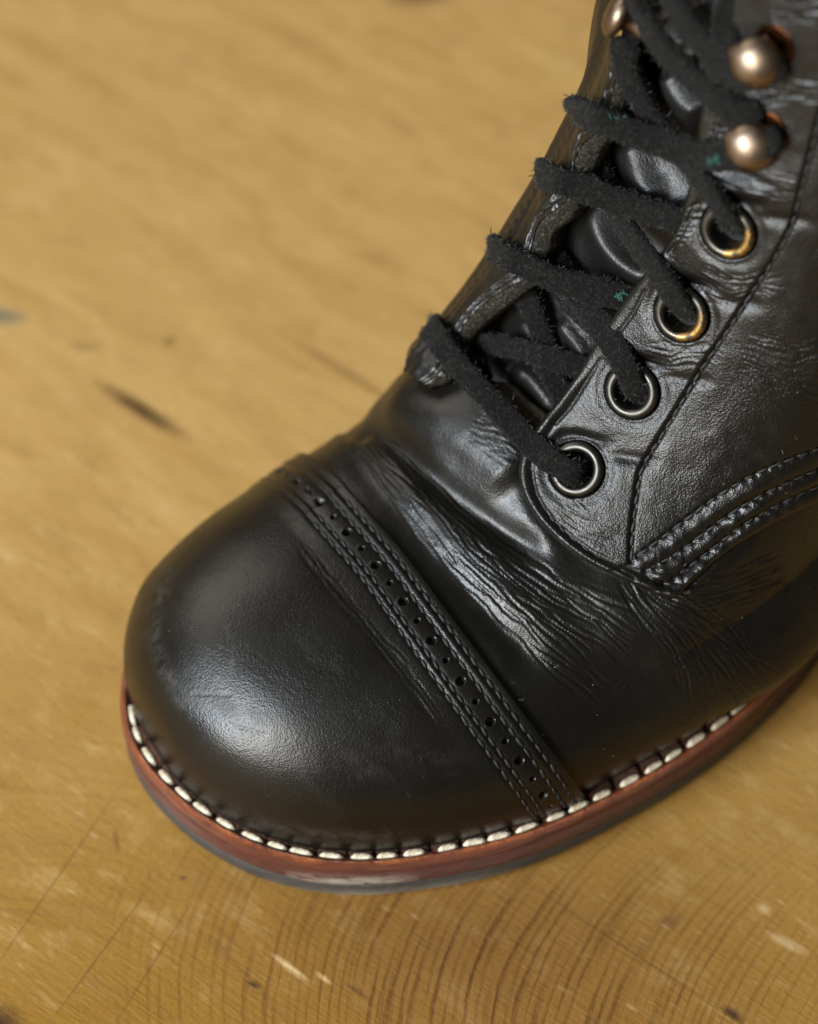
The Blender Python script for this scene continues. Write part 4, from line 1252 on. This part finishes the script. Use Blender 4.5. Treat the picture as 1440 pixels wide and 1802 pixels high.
for i, (pth, w_, t_) in enumerate(LACES):
    V, nr = strand(pth, w_ * .92, t_ * .74, seed=i)
    nu_, na_ = V.shape[:2]
    f = grid_quads(nu_, na_, wrap_v=True)
    VV.append(V.reshape(-1, 3)); FF.append(f + off); off += nu_ * na_
    # short loose fibres standing off the suede
    m = int(nu_ * 46)
    ii = RNG.integers(1, nu_ - 1, m); jj = RNG.integers(0, na_, m)
    b = V[ii, jj]; n_ = nr[ii, jj] * RNG.uniform(.15, 1.0, (m, 1)) + RNG.normal(0, .75, (m, 3)); n_ /= np.linalg.norm(n_, axis=1)[:, None]
    ln = RNG.gamma(1.6, .20, m)[:, None].clip(.1, 1.9)
    side = np.cross(n_, RNG.normal(0, 1, (m, 3))); side /= np.linalg.norm(side, axis=1)[:, None]
    curl = np.cross(n_, side) * RNG.normal(0, .35, (m, 1))
    wd = RNG.uniform(.022, .045, (m, 1))
    FIB_V.append(np.stack([b - side * wd - nr[ii, jj] * .15, b + side * wd - nr[ii, jj] * .15, b + n_ * ln * .55 + curl * ln * .5 + side * wd * .7, b + n_ * ln * .95 + curl * ln * 1.4], 1).reshape(-1, 3))
lace = link('lace', mesh_data('lace', np.vstack(VV), quads=np.vstack(FF)), M_LACE, boot)
FV_ = np.vstack(FIB_V); k_ = np.arange(len(FV_) // 4)[:, None] * 4
fib = link('lace_fuzz', mesh_data('lace_fuzz', FV_, tris=np.vstack([k_ + np.array([[0, 1, 2]]), k_ + np.array([[0, 2, 3]])])), M_FIBRE, lace, kind='stuff')
# raw edge fuzz and green thread ends
GV = []
for cpx, hgt, cnt in (((1262, 283), 5.4, 30), ((1312, 284), 5.6, 16), ((1091, 521), 1.6, 18), ((1085, 210), 5.6, 5)):
    p, n_ = lift_pts([cpx], hgt); p, n_ = p[0], n_[0]
    for _ in range(cnt):
        b = p + (RT * RNG.normal(0, .75) + UP * RNG.normal(0, .32)); d = RT * RNG.normal(0, 1) + UP * RNG.normal(0, .6) + n_ * RNG.normal(.1, .4); d /= np.linalg.norm(d)
        s_ = np.cross(d, n_); s_ /= np.linalg.norm(s_)
        l = RNG.uniform(.5, 1.3)
        GV += [b - s_ * .07, b + s_ * .07, b + d * l + s_ * .05, b + d * l - s_ * .05]
GV = np.array(GV); k_ = np.arange(len(GV) // 4)[:, None] * 4
link('thread_tuft', mesh_data('thread_tuft', GV, tris=np.vstack([k_ + np.array([[0, 1, 2]]), k_ + np.array([[0, 2, 3]])])), M_GREEN, lace, kind='stuff')
# lint and dust fibres caught on the leather
LV = []
for _ in range(46):
    px = (RNG.uniform(330, 1400), RNG.uniform(640, 1400))
    p, n_ = hit([px]); p, n_ = p[0], n_[0]
    if np.isnan(p[0]):
        continue
    d = np.cross(n_, RNG.normal(0, 1, 3)); d /= np.linalg.norm(d); s_ = np.cross(d, n_)
    b = p + n_ * (3.0 if sdist(np.array([px]), QUART)[0] > 0 else 1.25 if seg_dist(np.array([px]), CAP_EDGE)[2][0] < 0 else 0.4)
    l = RNG.uniform(.2, .75); w_ = RNG.uniform(.018, .04)
    m1 = b + d * l * .5 + s_ * RNG.normal(0, .15) + n_ * .12; e1 = b + d * l + s_ * RNG.normal(0, .3)
    LV += [b - s_ * w_, b + s_ * w_, m1 + s_ * w_, m1 - s_ * w_, m1 - s_ * w_, m1 + s_ * w_, e1 + s_ * w_, e1 - s_ * w_]
LV = np.array(LV); k_ = np.arange(len(LV) // 4)[:, None] * 4
k = NT('lint_fibre'); M_LINT = k.out((0.20, 0.18, 0.14), 0.8)
link('lint', mesh_data('lint', LV, tris=np.vstack([k_ + np.array([[0, 1, 2]]), k_ + np.array([[0, 2, 3]])])), M_LINT, boot, kind='stuff')
print('cap stitches', n_cap, 'objects', len(bpy.data.objects))
